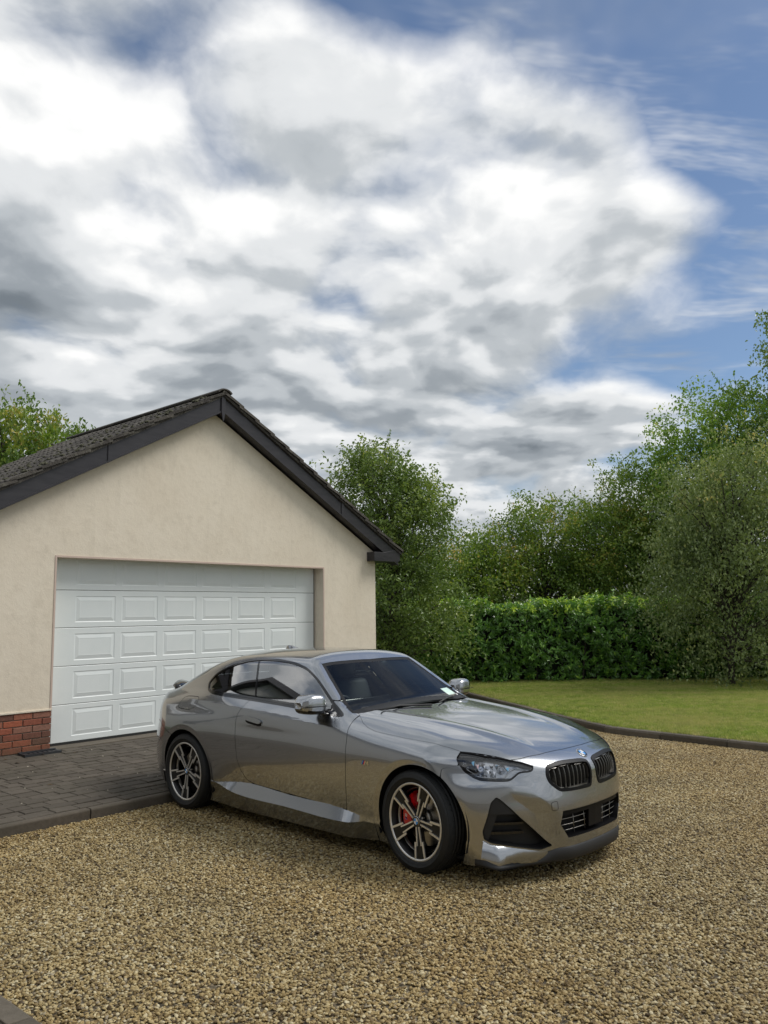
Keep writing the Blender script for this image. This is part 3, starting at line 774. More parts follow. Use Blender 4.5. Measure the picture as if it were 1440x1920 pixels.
# ---------------------------------------------------------------- trees, shrubs, hedge
def m_leaf(name, cols, rough=.45, trans=.25, spec=.5):
    t = NT(name); a = t.attr('tint'); c = t.ramp(a.outputs['Fac'], cols)
    t.set(Base_Color=c, Roughness=rough); t.b.inputs['Specular IOR Level'].default_value = spec
    tr = t.N.new('ShaderNodeBsdfTranslucent'); t.L.new(t.mix(1.0, c, (1.5, 1.6, .8), 'MULTIPLY'), tr.inputs[0])
    mx = t.N.new('ShaderNodeMixShader'); mx.inputs[0].default_value = trans
    t.L.new(t.b.outputs[0], mx.inputs[1]); t.L.new(tr.outputs[0], mx.inputs[2]); t.L.new(mx.outputs[0], t.out.inputs[0]); return t.m
LEAF = {
 'laurel': m_leaf('laurel_leaf', [(0, (0.042, 0.100, 0.018)), (.55, (0.099, 0.228, 0.037)), (.82, (0.210, 0.387, 0.054)), (1, (0.602, 0.754, 0.090))], .30, .16, .6),
 'birch': m_leaf('birch_leaf', [(0, (0.076, 0.123, 0.035)), (.5, (0.164, 0.243, 0.065)), (.85, (0.294, 0.366, 0.100)), (1, (0.551, 0.519, 0.125))], .38, .25),
 'grey': m_leaf('grey_birch_leaf', [(0, (0.091, 0.132, 0.048)), (.5, (0.210, 0.273, 0.104)), (.85, (0.354, 0.406, 0.158)), (1, (0.582, 0.478, 0.181))], .45, .2),
 'thorn': m_leaf('hawthorn_leaf', [(0, (0.061, 0.110, 0.024)), (.5, (0.146, 0.240, 0.040)), (.8, (0.293, 0.354, 0.058)), (1, (0.524, 0.367, 0.112))], .5, .25),
 'ash': m_leaf('ash_leaf', [(0, (0.073, 0.137, 0.027)), (.5, (0.172, 0.294, 0.048)), (.85, (0.325, 0.450, 0.077)), (1, (0.678, 0.628, 0.133))], .45, .3),
}
t = NT('bark'); n = t.noise(8, 5, .7, scale3=(1, 1, .25)); t.set(Base_Color=t.ramp(n, [(.3, (.035, .028, .022)), (.7, (.11, .095, .078))]), Roughness=.95); t.bump(n, .02, .8); M['bark'] = t.m
def leaves_mesh(name, P, Nn, T, L_, Wd_, tint, mat, curl=.22):
    """P centres, Nn leaf normals, T leaf direction; each leaf a pointed, folded blade of 4 triangles"""
    n = len(P)
    Nn = Nn / (np.linalg.norm(Nn, axis=1)[:, None] + 1e-9)
    T = T - Nn * (T * Nn).sum(1)[:, None]; T /= np.linalg.norm(T, axis=1)[:, None] + 1e-9
    B = np.cross(Nn, T); L_ = L_[:, None]; Wd_ = Wd_[:, None]
    a = P - T * L_ * .5; e = P + T * L_ * .5 - Nn * L_ * curl
    m = P + Nn * 0 - Nn * Wd_ * .18
    l = P - T * L_ * .05 + B * Wd_ * .5 + Nn * Wd_ * .12; r = P - T * L_ * .05 - B * Wd_ * .5 + Nn * Wd_ * .12
    V = np.stack([a, l, e, r, m], 1).reshape(-1, 3)
    i = np.arange(n)[:, None] * 5
    F = np.concatenate([i + np.array([[0, 4, 1]]), i + np.array([[1, 4, 2]]), i + np.array([[0, 3, 4]]), i + np.array([[3, 2, 4]])], 1).reshape(-1, 3)
    me = mesh_np(name, V, tris=F, mat=mat, smooth=False)
    at = me.attributes.new('tint', 'FLOAT', 'POINT'); at.data.foreach_set('value', np.repeat(np.clip(tint, 0, 1), 5).astype(np.float32))
    return me
def rand_dir(n, g): v = g.normal(size=(n, 3)); return v / np.linalg.norm(v, axis=1)[:, None]
def tree(name, label, base, lobes, leaf, n_twigs, per, leaf_len, seed, droop=.3, spread=.28, trunk_r=.10, twig_len=.8, up=.3, group=None, cat='tree', sprigs=0, shell=.55):
    """lobes: ellipsoids (cx, cy, cz, rx, ry, rz) relative to the base; twigs fill them mostly near the surface"""
    g = np.random.default_rng(seed); root = empty(name, Matrix.Translation(base), label, cat, group)
    lob = np.array(lobes, float); vol = lob[:, 3] * lob[:, 4] * lob[:, 5]; pk = g.choice(len(lob), n_twigs, p=vol ** .75 / (vol ** .75).sum())
    dirs = rand_dir(n_twigs, g); rad = shell + (1 - shell) * g.random(n_twigs) ** .6
    rad *= 1 + .16 * np.sin(dirs[:, 0] * 5 + seed) * np.sin(dirs[:, 2] * 6 + dirs[:, 1] * 4 + seed * 2) + .10 * g.normal(size=n_twigs)
    C = lob[pk, :3] + dirs * lob[pk, 3:] * rad[:, None]
    C = C[C[:, 2] > .15]; k = len(C); dirs = dirs[:k]
    top = lob[:, 2].max()
    # wood: trunk, limbs towards the lobes, twigs
    b = MB(); tp = [Vector((0, 0, -.1))]; cen = Vector((float(lob[:, 0].mean()), float(lob[:, 1].mean()), float(top)))
    for i in range(1, 7):
        f = i / 6; tp.append(Vector((cen.x * f + g.normal() * .05, cen.y * f + g.normal() * .05, top * f)))
    b.tube(tp, [trunk_r * (1 - .75 * i / 6) for i in range(7)], 8)
    b.build('trunk', M['bark'], root)
    b = MB()
    sel = g.choice(k, min(k, 26 + n_twigs // 12), replace=False)
    for j in sel:
        e = Vector(C[j].tolist()); h = max(.15, min(.95, (e.z / top) * .62)); s_ = cen * h; s_.z = top * h
        m1 = s_.lerp(e, .5) + Vector((g.normal() * .1, g.normal() * .1, .18 * (e - s_).length * .5))
        b.tube([s_, s_.lerp(m1, .5) + Vector((0, 0, .03)), m1, m1.lerp(e, .6), e], [trunk_r * .36, trunk_r * .26, trunk_r * .18, trunk_r * .1, .004], 5, False)
    b.build('limbs', M['bark'], root)
    # leaves along each twig
    out = C - np.array([[cen.x * .6, cen.y * .6, top * .45]]); out /= np.linalg.norm(out, axis=1)[:, None]
    tw = out * .8 + g.normal(size=(k, 3)) * .5 + np.array([[0, 0, up]]); tw /= np.linalg.norm(tw, axis=1)[:, None]
    tl = twig_len * (.6 + .8 * g.random(k))
    idx = np.repeat(np.arange(k), per); n = len(idx); u = g.random(n)
    P = C[idx] + tw[idx] * (u * tl[idx])[:, None] + np.array([[0, 0, -1]]) * (droop * u ** 2 * tl[idx])[:, None]
    P += g.normal(size=(n, 3)) * spread * (.45 + .55 * (1 - u))[:, None] * .5
    tw_t = g.random(k) * .46 + .14 * np.sin(C[:, 0] * 3.1 + seed) * np.sin(C[:, 2] * 2.7 + seed * 3)
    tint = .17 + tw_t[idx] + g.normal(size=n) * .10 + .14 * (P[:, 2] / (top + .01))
    if sprigs:
        # long shoots standing clear of the outline, leaves set along them
        si = np.argsort(-(C[:, 2] + g.normal(size=k) * .5))[:sprigs]; wb = MB(); PP = []
        for j in si:
            p0 = C[j]; dv = np.array([g.normal() * .28, g.normal() * .28, 1.0]); dv /= np.linalg.norm(dv); ln = g.uniform(.35, .95)
            bend = g.normal(size=3) * .12; bend[2] = -.05
            pts = [p0 + dv * ln * q + bend * q * q * 1.5 for q in np.linspace(0, 1, 6)]
            wb.tube([tuple(p) for p in pts], [.006, .005, .004, .003, .003, .002], 4, False)
            for q in np.linspace(.1, 1, int(ln / .055)):
                PP.append(p0 + dv * ln * q + bend * q * q * 1.5 + g.normal(size=3) * .018)
        wb.build('shoots', M['bark'], root)
        PP = np.array(PP); P = np.concatenate([P, PP]); tint = np.concatenate([tint, .45 + g.normal(size=len(PP)) * .12]); n = len(P)
    P = P[:n]; keep = P[:, 2] > .03; P = P[keep]; tint = tint[keep]; n = len(P)
    T = rand_dir(n, g) * .8 + np.array([[0, 0, -droop * 1.6 + .15]]); Nn = rand_dir(n, g) + np.array([[0, 0, .9]])
    L_ = leaf_len * (.65 + .7 * g.random(n)); 
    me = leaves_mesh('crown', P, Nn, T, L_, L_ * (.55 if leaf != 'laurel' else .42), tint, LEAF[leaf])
    link('crown', me, root)
    return root
# laurel hedge along the far side of the lawn
def hedge():
    g = np.random.default_rng(5); root = empty('laurel_hedge', None, 'clipped dark green laurel hedge along the back of the lawn', 'hedge')
    x0, x1 = -.9, 15.5; y0 = 18.95
    def front(x, z): return y0 + .10 * np.sin(x * 1.7) + .08 * np.sin(x * 4.1 + z * 3) + .07 * np.sin(z * 5 + x * 2.3) - .10 * np.sin(np.clip(z / 2, 0, 1) * 3.14) + .0 * x
    def topz(x, y): return 1.88 + .06 * np.sin(x * 1.3 + 1) + .05 * np.sin(x * 3.7 + y) + .035 * np.sin(x * 9.1)
    Ps, Ns, Ts = [], [], []
    # shoots: rosettes of leaves on the face and the top
    nf = 3000
    X = g.uniform(x0, x1, nf); Z = g.uniform(.12, 1.95, nf); Y = front(X, Z) + g.random(nf) ** 1.4 * .34
    Z = np.minimum(Z, topz(X, Y)); dirf = np.stack([g.normal(size=nf) * .45, -1 * np.ones(nf), .55 + g.normal(size=nf) * .35], 1)
    nt_ = 1500
    X2 = g.uniform(x0, x1, nt_); Y2 = y0 + g.uniform(.0, 1.25, nt_); Z2 = topz(X2, Y2) - g.random(nt_) ** 2 * .18 + (g.random(nt_) < .10) * g.uniform(0, .16, nt_)
    dirt = np.stack([g.normal(size=nt_) * .4, g.normal(size=nt_) * .4 - .25, np.ones(nt_)], 1)
    C = np.concatenate([np.stack([X, Y, Z], 1), np.stack([X2, Y2, Z2], 1)]); Dd = np.concatenate([dirf, dirt]); Dd /= np.linalg.norm(Dd, axis=1)[:, None]
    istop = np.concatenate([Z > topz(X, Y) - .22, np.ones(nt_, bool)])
    per = 15; idx = np.repeat(np.arange(len(C)), per); n = len(idx); q = g.random(n)
    az = rand_dir(n, g); az -= Dd[idx] * (az * Dd[idx]).sum(1)[:, None]; az /= np.linalg.norm(az, axis=1)[:, None]
    P = C[idx] + Dd[idx] * ((q - .5) * .24)[:, None] + az * (.052 * (1.15 - .5 * q))[:, None] + g.normal(size=(n, 3)) * .016
    T = az * (1.0 - .5 * q)[:, None] + Dd[idx] * (.35 + .7 * q)[:, None]; Nn = Dd[idx] * (1.2 - .6 * q)[:, None] - az * .35 + rand_dir(n, g) * .28
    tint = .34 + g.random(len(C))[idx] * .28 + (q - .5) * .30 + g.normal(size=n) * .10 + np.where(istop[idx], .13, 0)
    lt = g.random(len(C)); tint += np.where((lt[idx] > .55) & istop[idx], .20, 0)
    L_ = .098 * (.7 + .6 * g.random(n))
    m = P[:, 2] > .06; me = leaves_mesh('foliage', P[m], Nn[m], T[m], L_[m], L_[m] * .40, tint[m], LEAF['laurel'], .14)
    o = link('foliage', me, root); 
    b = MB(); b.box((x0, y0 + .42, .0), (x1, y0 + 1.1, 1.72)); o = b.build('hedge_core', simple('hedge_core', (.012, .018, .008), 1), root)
    b = MB()
    for i in range(46):
        x = x0 + .2 + i * .35; y = y0 + .35 + g.normal() * .05
        b.tube([(x, y, -.05), (x + g.normal() * .05, y, .4), (x + g.normal() * .1, y, 1.0), (x + g.normal() * .15, y, 1.6)], [.028, .022, .016, .008], 5)
    o = b.build('stems', M['bark'], root); o['kind'] = 'stuff'
hedge()
TZ = -.06
# birch rising behind the right corner of the garage
tree('birch_tree', 'loose young birch with upright shoots behind the right end of the garage', (.10, 17.0, TZ),
     [(-.25, 0, 4.0, .92, .9, 1.05), (.30, 0, 3.3, .98, 1.0, 1.1), (-.1, 0, 2.0, 1.05, 1.0, 1.15), (.40, 0, 1.7, 1.0, 1.0, 1.2), (-.35, .1, 4.55, .55, .55, .5), (.62, 0, 3.95, .50, .5, .6)],
     'birch', 1150, 30, .078, 21, droop=.25, spread=.25, trunk_r=.07, twig_len=.62, up=.8, sprigs=46, shell=.45)
# grey-green birch in front of the hedge at the right edge
tree('weeping_birch', 'tall grey-green birch standing in front of the hedge at the right edge', (7.35, 17.6, TZ),
     [(.0, 0, 4.0, 1.30, 1.1, 1.2), (.2, 0, 3.0, 1.55, 1.3, 1.25), (.2, 0, 1.9, 1.75, 1.3, 1.25), (.8, 0, 4.2, 1.2, 1.1, 1.3), (-.5, 0, 2.5, 1.1, 1.0, 1.0), (.9, -.1, 1.3, 1.5, 1.1, 1.1)],
     'grey', 1250, 32, .074, 22, droop=.75, spread=.26, trunk_r=.08, twig_len=.75, up=.1, sprigs=14, shell=.45)
# hawthorns and ash beyond the hedge
tree('hawthorn_tree', 'rounded hawthorn thicket with reddish tips behind the middle of the hedge', (4.7, 23.6, TZ),
     [(0, 0, 3.6, 1.25, 1.3, 1.25), (-1.2, 0, 3.0, 1.3, 1.2, 1.15), (1.1, 0, 3.3, 1.2, 1.2, 1.15), (-2.2, 0, 2.4, 1.1, 1.1, 1.1), (0, 0, 2.0, 2.2, 1.3, 1.2), (1.6, 0, 2.0, 1.3, 1.2, 1.3)],
     'thorn', 1250, 36, .085, 23, droop=.35, spread=.34, trunk_r=.09, twig_len=.8, up=.5, sprigs=34)
tree('bramble_thicket', 'dense yellow-green thicket between the young birch and the hawthorns', (1.7, 22.4, TZ),
     [(0, 0, 2.6, 1.2, 1.1, 1.15), (1.0, 0, 2.3, 1.1, 1.1, 1.2), (-1.3, 0, 2.2, 1.2, 1.1, 1.1), (0, 0, 1.4, 1.9, 1.1, 1.1)],
     'thorn', 760, 36, .085, 24, droop=.4, spread=.34, trunk_r=.07, twig_len=.7, up=.4, sprigs=14)
tree('field_maple', 'dark green tree with an arching crown behind the right half of the hedge', (7.7, 24.3, TZ),
     [(0, 0, 4.7, 1.3, 1.3, 1.35), (-.9, 0, 3.7, 1.2, 1.2, 1.2), (.9, 0, 3.9, 1.4, 1.3, 1.5), (0, 0, 2.4, 2.0, 1.4, 1.5), (-1.5, 0, 2.4, 1.1, 1.1, 1.2)],
     'thorn', 1100, 36, .090, 25, droop=.4, spread=.34, trunk_r=.10, twig_len=.8, up=.4, sprigs=22)
tree('ash_tree', 'big bright green ash rising above the hedge near the right edge', (9.9, 23.4, TZ),
     [(-.5, 0, 6.6, 1.35, 1.3, 1.3), (.7, 0, 6.9, 1.3, 1.3, 1.1), (-1.0, 0, 5.2, 1.35, 1.3, 1.4), (.5, 0, 5.2, 1.7, 1.5, 1.5), (0, 0, 3.6, 2.0, 1.5, 1.5), (-.2, .2, 2.2, 1.9, 1.4, 1.4)],
     'ash', 960, 34, .105, 26, droop=.45, spread=.36, trunk_r=.15, twig_len=.8, up=.4, sprigs=20)
tree('poplar_tree', 'tallest tree, leaning into the picture at the right edge', (12.6, 23.0, TZ),
     [(-.3, 0, 9.3, 1.2, 1.2, 1.3), (.2, 0, 7.6, 1.7, 1.6, 1.6), (-.6, 0, 6.2, 1.6, 1.5, 1.5), (.5, 0, 4.6, 2.2, 1.6, 1.7), (0, 0, 2.8, 2.2, 1.6, 1.6)],
     'birch', 820, 32, .110, 27, droop=.5, spread=.36, trunk_r=.16, twig_len=.8, up=.3, sprigs=16)
# crown above the garage roof at the left
tree('willow_tree', 'green tree whose crown shows above the garage roof at the left', (-7.6, 16.4, TZ),
     [(-.2, 0, 5.4, 1.1, 1.1, .85), (.55, 0, 5.0, .95, 1.0, .8), (-1.2, 0, 5.0, 1.2, 1.1, 1.0), (0, 0, 3.7, 1.7, 1.4, 1.2)],
     'thorn', 620, 36, .088, 28, droop=.9, spread=.26, trunk_r=.13, twig_len=.6, up=.2, sprigs=6)
# planting right of the frame goes on, mirrored in the bonnet
for i, (x, y, h, k) in enumerate([(16.5, 19.5, 6.5, 'ash'), (19.5, 14.5, 5.5, 'thorn'), (21.5, 8.5, 6.2, 'birch')]):
    tree(['garden_tree', 'garden_tree', 'garden_tree'][i], ['broad green tree past the right end of the hedge', 'round-headed tree beyond the right side of the lawn', 'tall tree beside the right bend of the drive'][i], (x, y, TZ),
         [(0, 0, h * .72, 1.9, 1.9, 1.6), (.8, .4, h * .5, 2.1, 2.0, 1.8), (-.9, -.3, h * .45, 2.0, 2.0, 1.8)], k, 300, 30, .16, 40 + i, droop=.4, spread=.45, trunk_r=.14, twig_len=1.0)
# ---------------------------------------------------------------- car body: one smooth shape that every panel is cut from
WB = 2.741
def smax(a, b, k):
    h = np.maximum(k - np.abs(a - b), 0) / k
    return np.maximum(a, b) + h * h * k * .25
def smin(a, b, k): return -smax(-a, -b, k)
def sstep(x, a, b):
    t = np.clip((x - a) / (b - a), 0, 1)
    return t * t * (3 - 2 * t)
def catmull_table(xs, n=2001):
    """returns f(x) for y samples at xs: monotone-ish cubic (finite-difference tangents) tabulated finely"""
    xs = np.asarray(xs, float)
    def make(ys):
        ys = np.asarray(ys, float)
        d = np.diff(ys, axis=0) / np.diff(xs).reshape((-1,) + (1,) * (ys.ndim - 1))
        m = np.zeros_like(ys)
        m[0] = d[0]; m[-1] = d[-1]
        h = np.diff(xs)
        w = (h[1:] / (h[:-1] + h[1:])).reshape((-1,) + (1,) * (ys.ndim - 1))
        m[1:-1] = d[:-1] * w + d[1:] * (1 - w)
        g = np.linspace(xs[0], xs[-1], n)
        i = np.clip(np.searchsorted(xs, g, side='right') - 1, 0, len(xs) - 2)
        H = h[i]; t = (g - xs[i]) / H
        sh = (-1,) + (1,) * (ys.ndim - 1)
        t = t.reshape(sh); H = H.reshape(sh)
        v = (2*t**3 - 3*t**2 + 1) * ys[i] + (t**3 - 2*t**2 + t) * H * m[i] + (-2*t**3 + 3*t**2) * ys[i+1] + (t**3 - t**2) * H * m[i+1]
        return g, v
    return make
def spl(xs, ys):
    g, v = catmull_table(xs)(ys)
    return lambda x: np.interp(x, g, v)
class Table2:
    """bicubic table, tabulated on a fine regular grid and read bilinearly"""
    def __init__(s, xs, zs, V):
        V = np.asarray(V, float)                       # [x][z]
        g, a = catmull_table(xs, 601)(V)
        g2, b = catmull_table(zs, 401)(a.T)
        s.b = b.T; s.x0, s.x1, s.z0, s.z1 = xs[0], xs[-1], zs[0], zs[-1]
    def __call__(s, x, z):
        nx, nz = s.b.shape
        u = np.clip((x - s.x0) / (s.x1 - s.x0), 0, 1) * (nx - 1)
        v = np.clip((z - s.z0) / (s.z1 - s.z0), 0, 1) * (nz - 1)
        i = np.minimum(u.astype(int), nx - 2); j = np.minimum(v.astype(int), nz - 2)
        fu = u - i; fv = v - j; B = s.b
        return (B[i, j] * (1-fu) * (1-fv) + B[i+1, j] * fu * (1-fv) + B[i, j+1] * (1-fu) * fv + B[i+1, j+1] * fu * fv)
ZS = [.10, .17, .22, .30, .40, .52, .64, .72, .78, .84, .90, .96, 1.02, 1.10]
SIDE = {
 -3.70: [.72, .77, .79, .81, .83, .845, .85, .85, .845, .83, .80, .765, .72, .65],
 -3.40: [.74, .79, .81, .83, .85, .865, .872, .872, .865, .85, .825, .79, .745, .68],
 -3.10: [.77, .82, .84, .865, .883, .897, .905, .903, .893, .868, .838, .805, .765, .70],
 -2.74: [.80, .84, .86, .885, .902, .914, .921, .921, .912, .884, .842, .805, .775, .73],
 -2.35: [.80, .835, .86, .875, .885, .898, .906, .908, .903, .886, .852, .818, .785, .74],
 -2.00: [.79, .83, .855, .860, .873, .888, .893, .894, .889, .884, .866, .828, .79, .75],
 -1.20: [.78, .82, .850, .858, .871, .886, .891, .891, .886, .880, .858, .812, .77, .73],
 -0.70: [.78, .82, .850, .858, .872, .887, .893, .892, .884, .868, .840, .800, .76, .72],
 -0.35: [.79, .83, .855, .866, .877, .890, .899, .899, .890, .868, .832, .79, .75, .70],
  0.00: [.80, .84, .86, .878, .890, .901, .907, .905, .893, .865, .825, .78, .73, .68],
  0.35: [.79, .835, .855, .872, .885, .895, .899, .893, .876, .845, .80, .75, .70, .65],
  0.60: [.77, .815, .835, .855, .868, .875, .873, .860, .838, .80, .75, .70, .65, .60],
  0.90: [.74, .785, .805, .825, .838, .842, .835, .815, .79, .75, .70, .65, .60, .55],
}
_side = Table2(sorted(SIDE), ZS, [SIDE[k] for k in sorted(SIDE)])
zc_body = spl([-3.75, -3.55, -3.35, -3.0, -2.44, -1.9, -1.35, -.95, -.72, -.4, 0, .3, .5, .66, .85],
              [1.035, 1.055, 1.060, 1.05, 1.022, 1.003, .985, .98, .995, .975, .935, .885, .838, .785, .70])
drop_body = spl([-3.75, -3.4, -3.0, -2.4, -1.9, -1.0, -.7, -.4, 0, .3, .5, .66, .9],
                [.12, .10, .06, .0, .0, .0, .04, .045, .045, .045, .05, .055, .05])
ridge_y = spl([-1., -.6, 0, .66, .9], [.60, .56, .47, .36, .33])
nose_c = spl([.05, .12, .16, .20, .24, .30, .45, .55, .62, .67, .71, .74, .765, .80, .9],
             [.78, .81, .830, .842, .846, .848, .852, .842, .837, .832, .820, .798, .768, .70, .50])
nose_d = spl([0, .15, .3, .4, .5, .6, .7, .8, .86, .95],
             [0, .004, .022, .047, .088, .145, .222, .330, .415, .57])
tail_c = spl([.05, .16, .24, .34, .5, .62, .70, .80, .90, 1.0, 1.08, 1.2],
             [-3.48, -3.54, -3.60, -3.645, -3.66, -3.655, -3.63, -3.615, -3.59, -3.57, -3.60, -3.61])
tail_d = spl([0, .3, .5, .65, .75, .83, .92], [0, .012, .055, .13, .225, .34, .52])
ybelt = spl([-3.7, -3.3, -2.9, -2.45, -1.9, -1.3, -.8, -.5], [.60, .675, .735, .785, .803, .800, .778, .76])
zbelt = spl([-3.7, -3.3, -2.44, -1.9, -1.35, -.72, -.4], [1.04, 1.03, 1.01, .995, .975, .94, .92])
zroof = spl([-3.75, -3.5, -3.3, -3.15, -3.0, -2.7, -2.45, -2.2, -1.9, -1.6, -1.35, -1.2, -1.0],
            [.90, .985, 1.06, 1.125, 1.195, 1.312, 1.372, 1.397, 1.406, 1.402, 1.388, 1.372, 1.34])
def arch_d(x, z):
    """distance outside the two wheel-arch openings (negative inside)"""
    df = np.hypot((x - .018) / 1.02, (z - .330)) - .373
    dr = np.hypot((x + WB - .004), (z - .330)) - .370
    return np.minimum(df, dr)
bl_top = spl([-2.4, -2.28, -2.1, -1.94, -1.3, -.68, -.57, -.5], [.296, .297, .318, .335, .318, .297, .283, .27])
bl_bot = spl([-2.4, -2.28, -2.1, -1.94, -1.3, -.70, -.60, -.5], [.290, .288, .268, .250, .238, .228, .233, .25])
def Yside(x, z):
    y = _side(x, z)
    a = arch_d(x, z)
    y = y - .008 * (1 - sstep(a, .0, .048))
    # sill blade: a facet that leans out towards the bottom, undercut below
    zt, zb = bl_top(x), bl_bot(x)
    yt = _side(x, zt); amp = .052 * sstep(x, -2.33, -1.98) * (1 - sstep(x, -.66, -.53))
    up = yt + amp * (zt - z) / np.maximum(zt - zb, .008); dn = yt + amp - (zb - z) * .42
    y = np.where(z < zt, np.where(z > zb, up, np.maximum(np.minimum(dn, yt + amp), _side(x, z) * .0)), y)
    # crisp shoulder crease: above it the flank turns sharply inwards
    zc = np.interp(x, [-2.3, -1.95, -1.3, -.65, -.2, .2], [.935, .925, .895, .868, .845, .82])
    w = sstep(x, -2.35, -2.0) * (1 - sstep(x, -.15, .25))
    yk = _side(x, zc) - (z - zc) * .80
    y = np.where(z > zc, y * (1 - w) + w * yk, y)
    return y
def F_body(x, y, z):
    y = np.abs(y)
    s = (y - Yside(x, z)) * .98
    r = np.abs(y - ridge_y(x))
    rid = .010 * np.exp(-(r / .055) ** 2) * sstep(x, -.95, -.6) * (1 - sstep(x, .45, .68))
    zt = zc_body(x) - drop_body(x) * (y / .74) ** 2.3 + rid
    t = (z - zt) * .96
    nx = nose_c(z) - nose_d(y) * (1 + .35 * sstep(z, .50, .72))
    yc = np.interp(z, [.15, .22, .43, .53, .62], [.30, .335, .415, .52, .58])
    dd = y - yc; dd = np.where(dd < -.014, 0, np.where(dd < .014, (dd + .014) ** 2 / .056, dd))
    nx = nx - .22 * np.minimum(dd, .13) * (1 - sstep(z, .50, .62))
    n = (x - nx) * .9
    q = (tail_c(z) + tail_d(y) - x) * .9
    st = smax(s, t, .075 + .085 * sstep(x, -1.1, -.3))
    F = smax(smax(st, n, .07), q, .09)
    return F
def F_cab(x, y, z):
    y = np.abs(y)
    zb = zbelt(x)
    u = np.maximum(z - zb, -.06)
    yc = ybelt(x) - .50 * u - .22 * u * np.abs(u)
    s = (y - yc) * .87
    zr = zroof(x) - .052 * (y / .58) ** 2.4
    t = (z - zr) * .95
    xw = -.715 - 1.56 * (z - .96) + .10 * (z - .96) * (z - 1.36) - .075 * (y / .65) ** 2
    w = (x - xw) * .54
    return smax(smax(smax(s, t, .055), w, .03), -3.42 - x, .05)
def F_all(x, y, z):
    return smin(F_body(x, y, z), F_cab(x, y, z), .05)
def root(F, O, D, t0, t1, it=34):
    """first crossing from inside (F<0 at t0) outwards, bisection on rays O + tD"""
    lo = np.full(len(O), t0, float) if np.isscalar(t0) else t0.copy()
    hi = np.full(len(O), t1, float) if np.isscalar(t1) else t1.copy()
    for _ in range(it):
        m = (lo + hi) / 2
        P = O + D * m[:, None]
        ins = F(P[:, 0], P[:, 1], P[:, 2]) < 0
        lo = np.where(ins, m, lo); hi = np.where(ins, hi, m)
    return O + D * ((lo + hi) / 2)[:, None]
def grad(F, P, e=.0015):
    x, y, z = P[:, 0], P[:, 1], P[:, 2]
    g = np.stack([F(x + e, y, z) - F(x - e, y, z), F(x, y + e, z) - F(x, y - e, z), F(x, y, z + e) - F(x, y, z - e)], 1)
    g /= np.linalg.norm(g, axis=1)[:, None] + 1e-12
    c = np.abs(y) < 1e-4
    g[c, 1] = 0
    g /= np.linalg.norm(g, axis=1)[:, None] + 1e-12
    return g
# ---------------------------------------------------------------- car: materials
def m_paint():
    t = NT('grey_metallic_paint'); fl = t.noise(900, 2, .5)
    c = t.ramp(fl, [(.3, (.325, .34, .365)), (.7, (.40, .415, .44))])
    t.set(Base_Color=c, Metallic=1.0, Roughness=.27, Coat_Weight=1.0, Coat_Roughness=.008, Coat_IOR=2.0)
    return t.m
M['paint'] = m_paint()
M['black_gloss'] = simple('black_gloss', (.006, .006, .007), .12, Coat_Weight=.6)
M['black_plastic'] = simple('black_plastic', (.018, .018, .019), .55)
M['gap'] = simple('dark_inside', (.004, .004, .004), .9)
M['rubber'] = simple('tyre_rubber', (.011, .012, .013), .62)
M['alloy_black'] = simple('alloy_black', (.006, .006, .007), .38)
M['alloy_cut'] = simple('alloy_machined', (.86, .84, .80), .34, .75)
M['steel'] = simple('brake_steel', (.42, .40, .37), .32, 1.0)
M['red'] = simple('caliper_red', (.80, .010, .014), .28, Coat_Weight=.8)
M['chrome'] = simple('chrome', (.80, .80, .80), .08, 1.0)
M['leather'] = simple('black_leather', (.022, .025, .031), .5)
M['dash'] = simple('dash_plastic', (.035, .040, .042), .6)
M['head_chrome'] = simple('lamp_reflector', (.72, .74, .78), .12, 1.0)
M['lamp_body'] = simple('lamp_body', (.55, .57, .60), .24, .75)
M['lamp_blue'] = simple('lamp_tint_blue', (.18, .48, .70), .10, 1.0)
M['lamp_pink'] = simple('lamp_tint_pink', (.80, .55, .55), .10, 1.0)
M['red_lens'] = simple('tail_lens', (.36, .006, .010), .10)
M['white'] = simple('badge_white', (.80, .80, .80), .3); M['blue'] = simple('badge_blue', (.02, .16, .55), .3)
M['m_blue'] = simple('stripe_light_blue', (.06, .30, .72), .3); M['m_navy'] = simple('stripe_navy', (.02, .04, .22), .3)
def m_glass(name, tint, rough=0.0, refl=1.0, ior=1.45):
    m = bpy.data.materials.new(name); m.use_nodes = True; nt = m.node_tree; nt.nodes.clear(); N, L = nt.nodes, nt.links
    tr = N.new('ShaderNodeBsdfTransparent'); tr.inputs[0].default_value = tint + (1,)
    gl = N.new('ShaderNodeBsdfGlossy'); gl.inputs['Roughness'].default_value = rough; gl.inputs[0].default_value = (1, 1, 1, 1)
    fr = N.new('ShaderNodeFresnel'); fr.inputs[0].default_value = ior
    mt = N.new('ShaderNodeMath'); mt.operation = 'MULTIPLY_ADD'; L.new(fr.outputs[0], mt.inputs[0]); mt.inputs[1].default_value = 1.0; mt.inputs[2].default_value = refl; mt.use_clamp = True
    mx = N.new('ShaderNodeMixShader'); L.new(mt.outputs[0], mx.inputs[0]); L.new(tr.outputs[0], mx.inputs[1]); L.new(gl.outputs[0], mx.inputs[2])
    o = N.new('ShaderNodeOutputMaterial'); L.new(mx.outputs[0], o.inputs[0]); return m
M['screen_glass'] = m_glass('windscreen_glass', (.90, .96, .94), 0, .0, 1.33)
M['door_glass'] = m_glass('door_glass', (.60, .68, .66), 0, .30)
M['frit'] = simple('frit', (.004, .004, .005), .45, Specular_IOR_Level=.22)
M['side_glass'] = m_glass('side_glass', (.25, .29, .29), 0, .30)
M['lamp_glass'] = m_glass('lamp_glass', (.92, .93, .95), 0, .06)
CX, CY, CYAW = .79214, 6.26486, -.75552
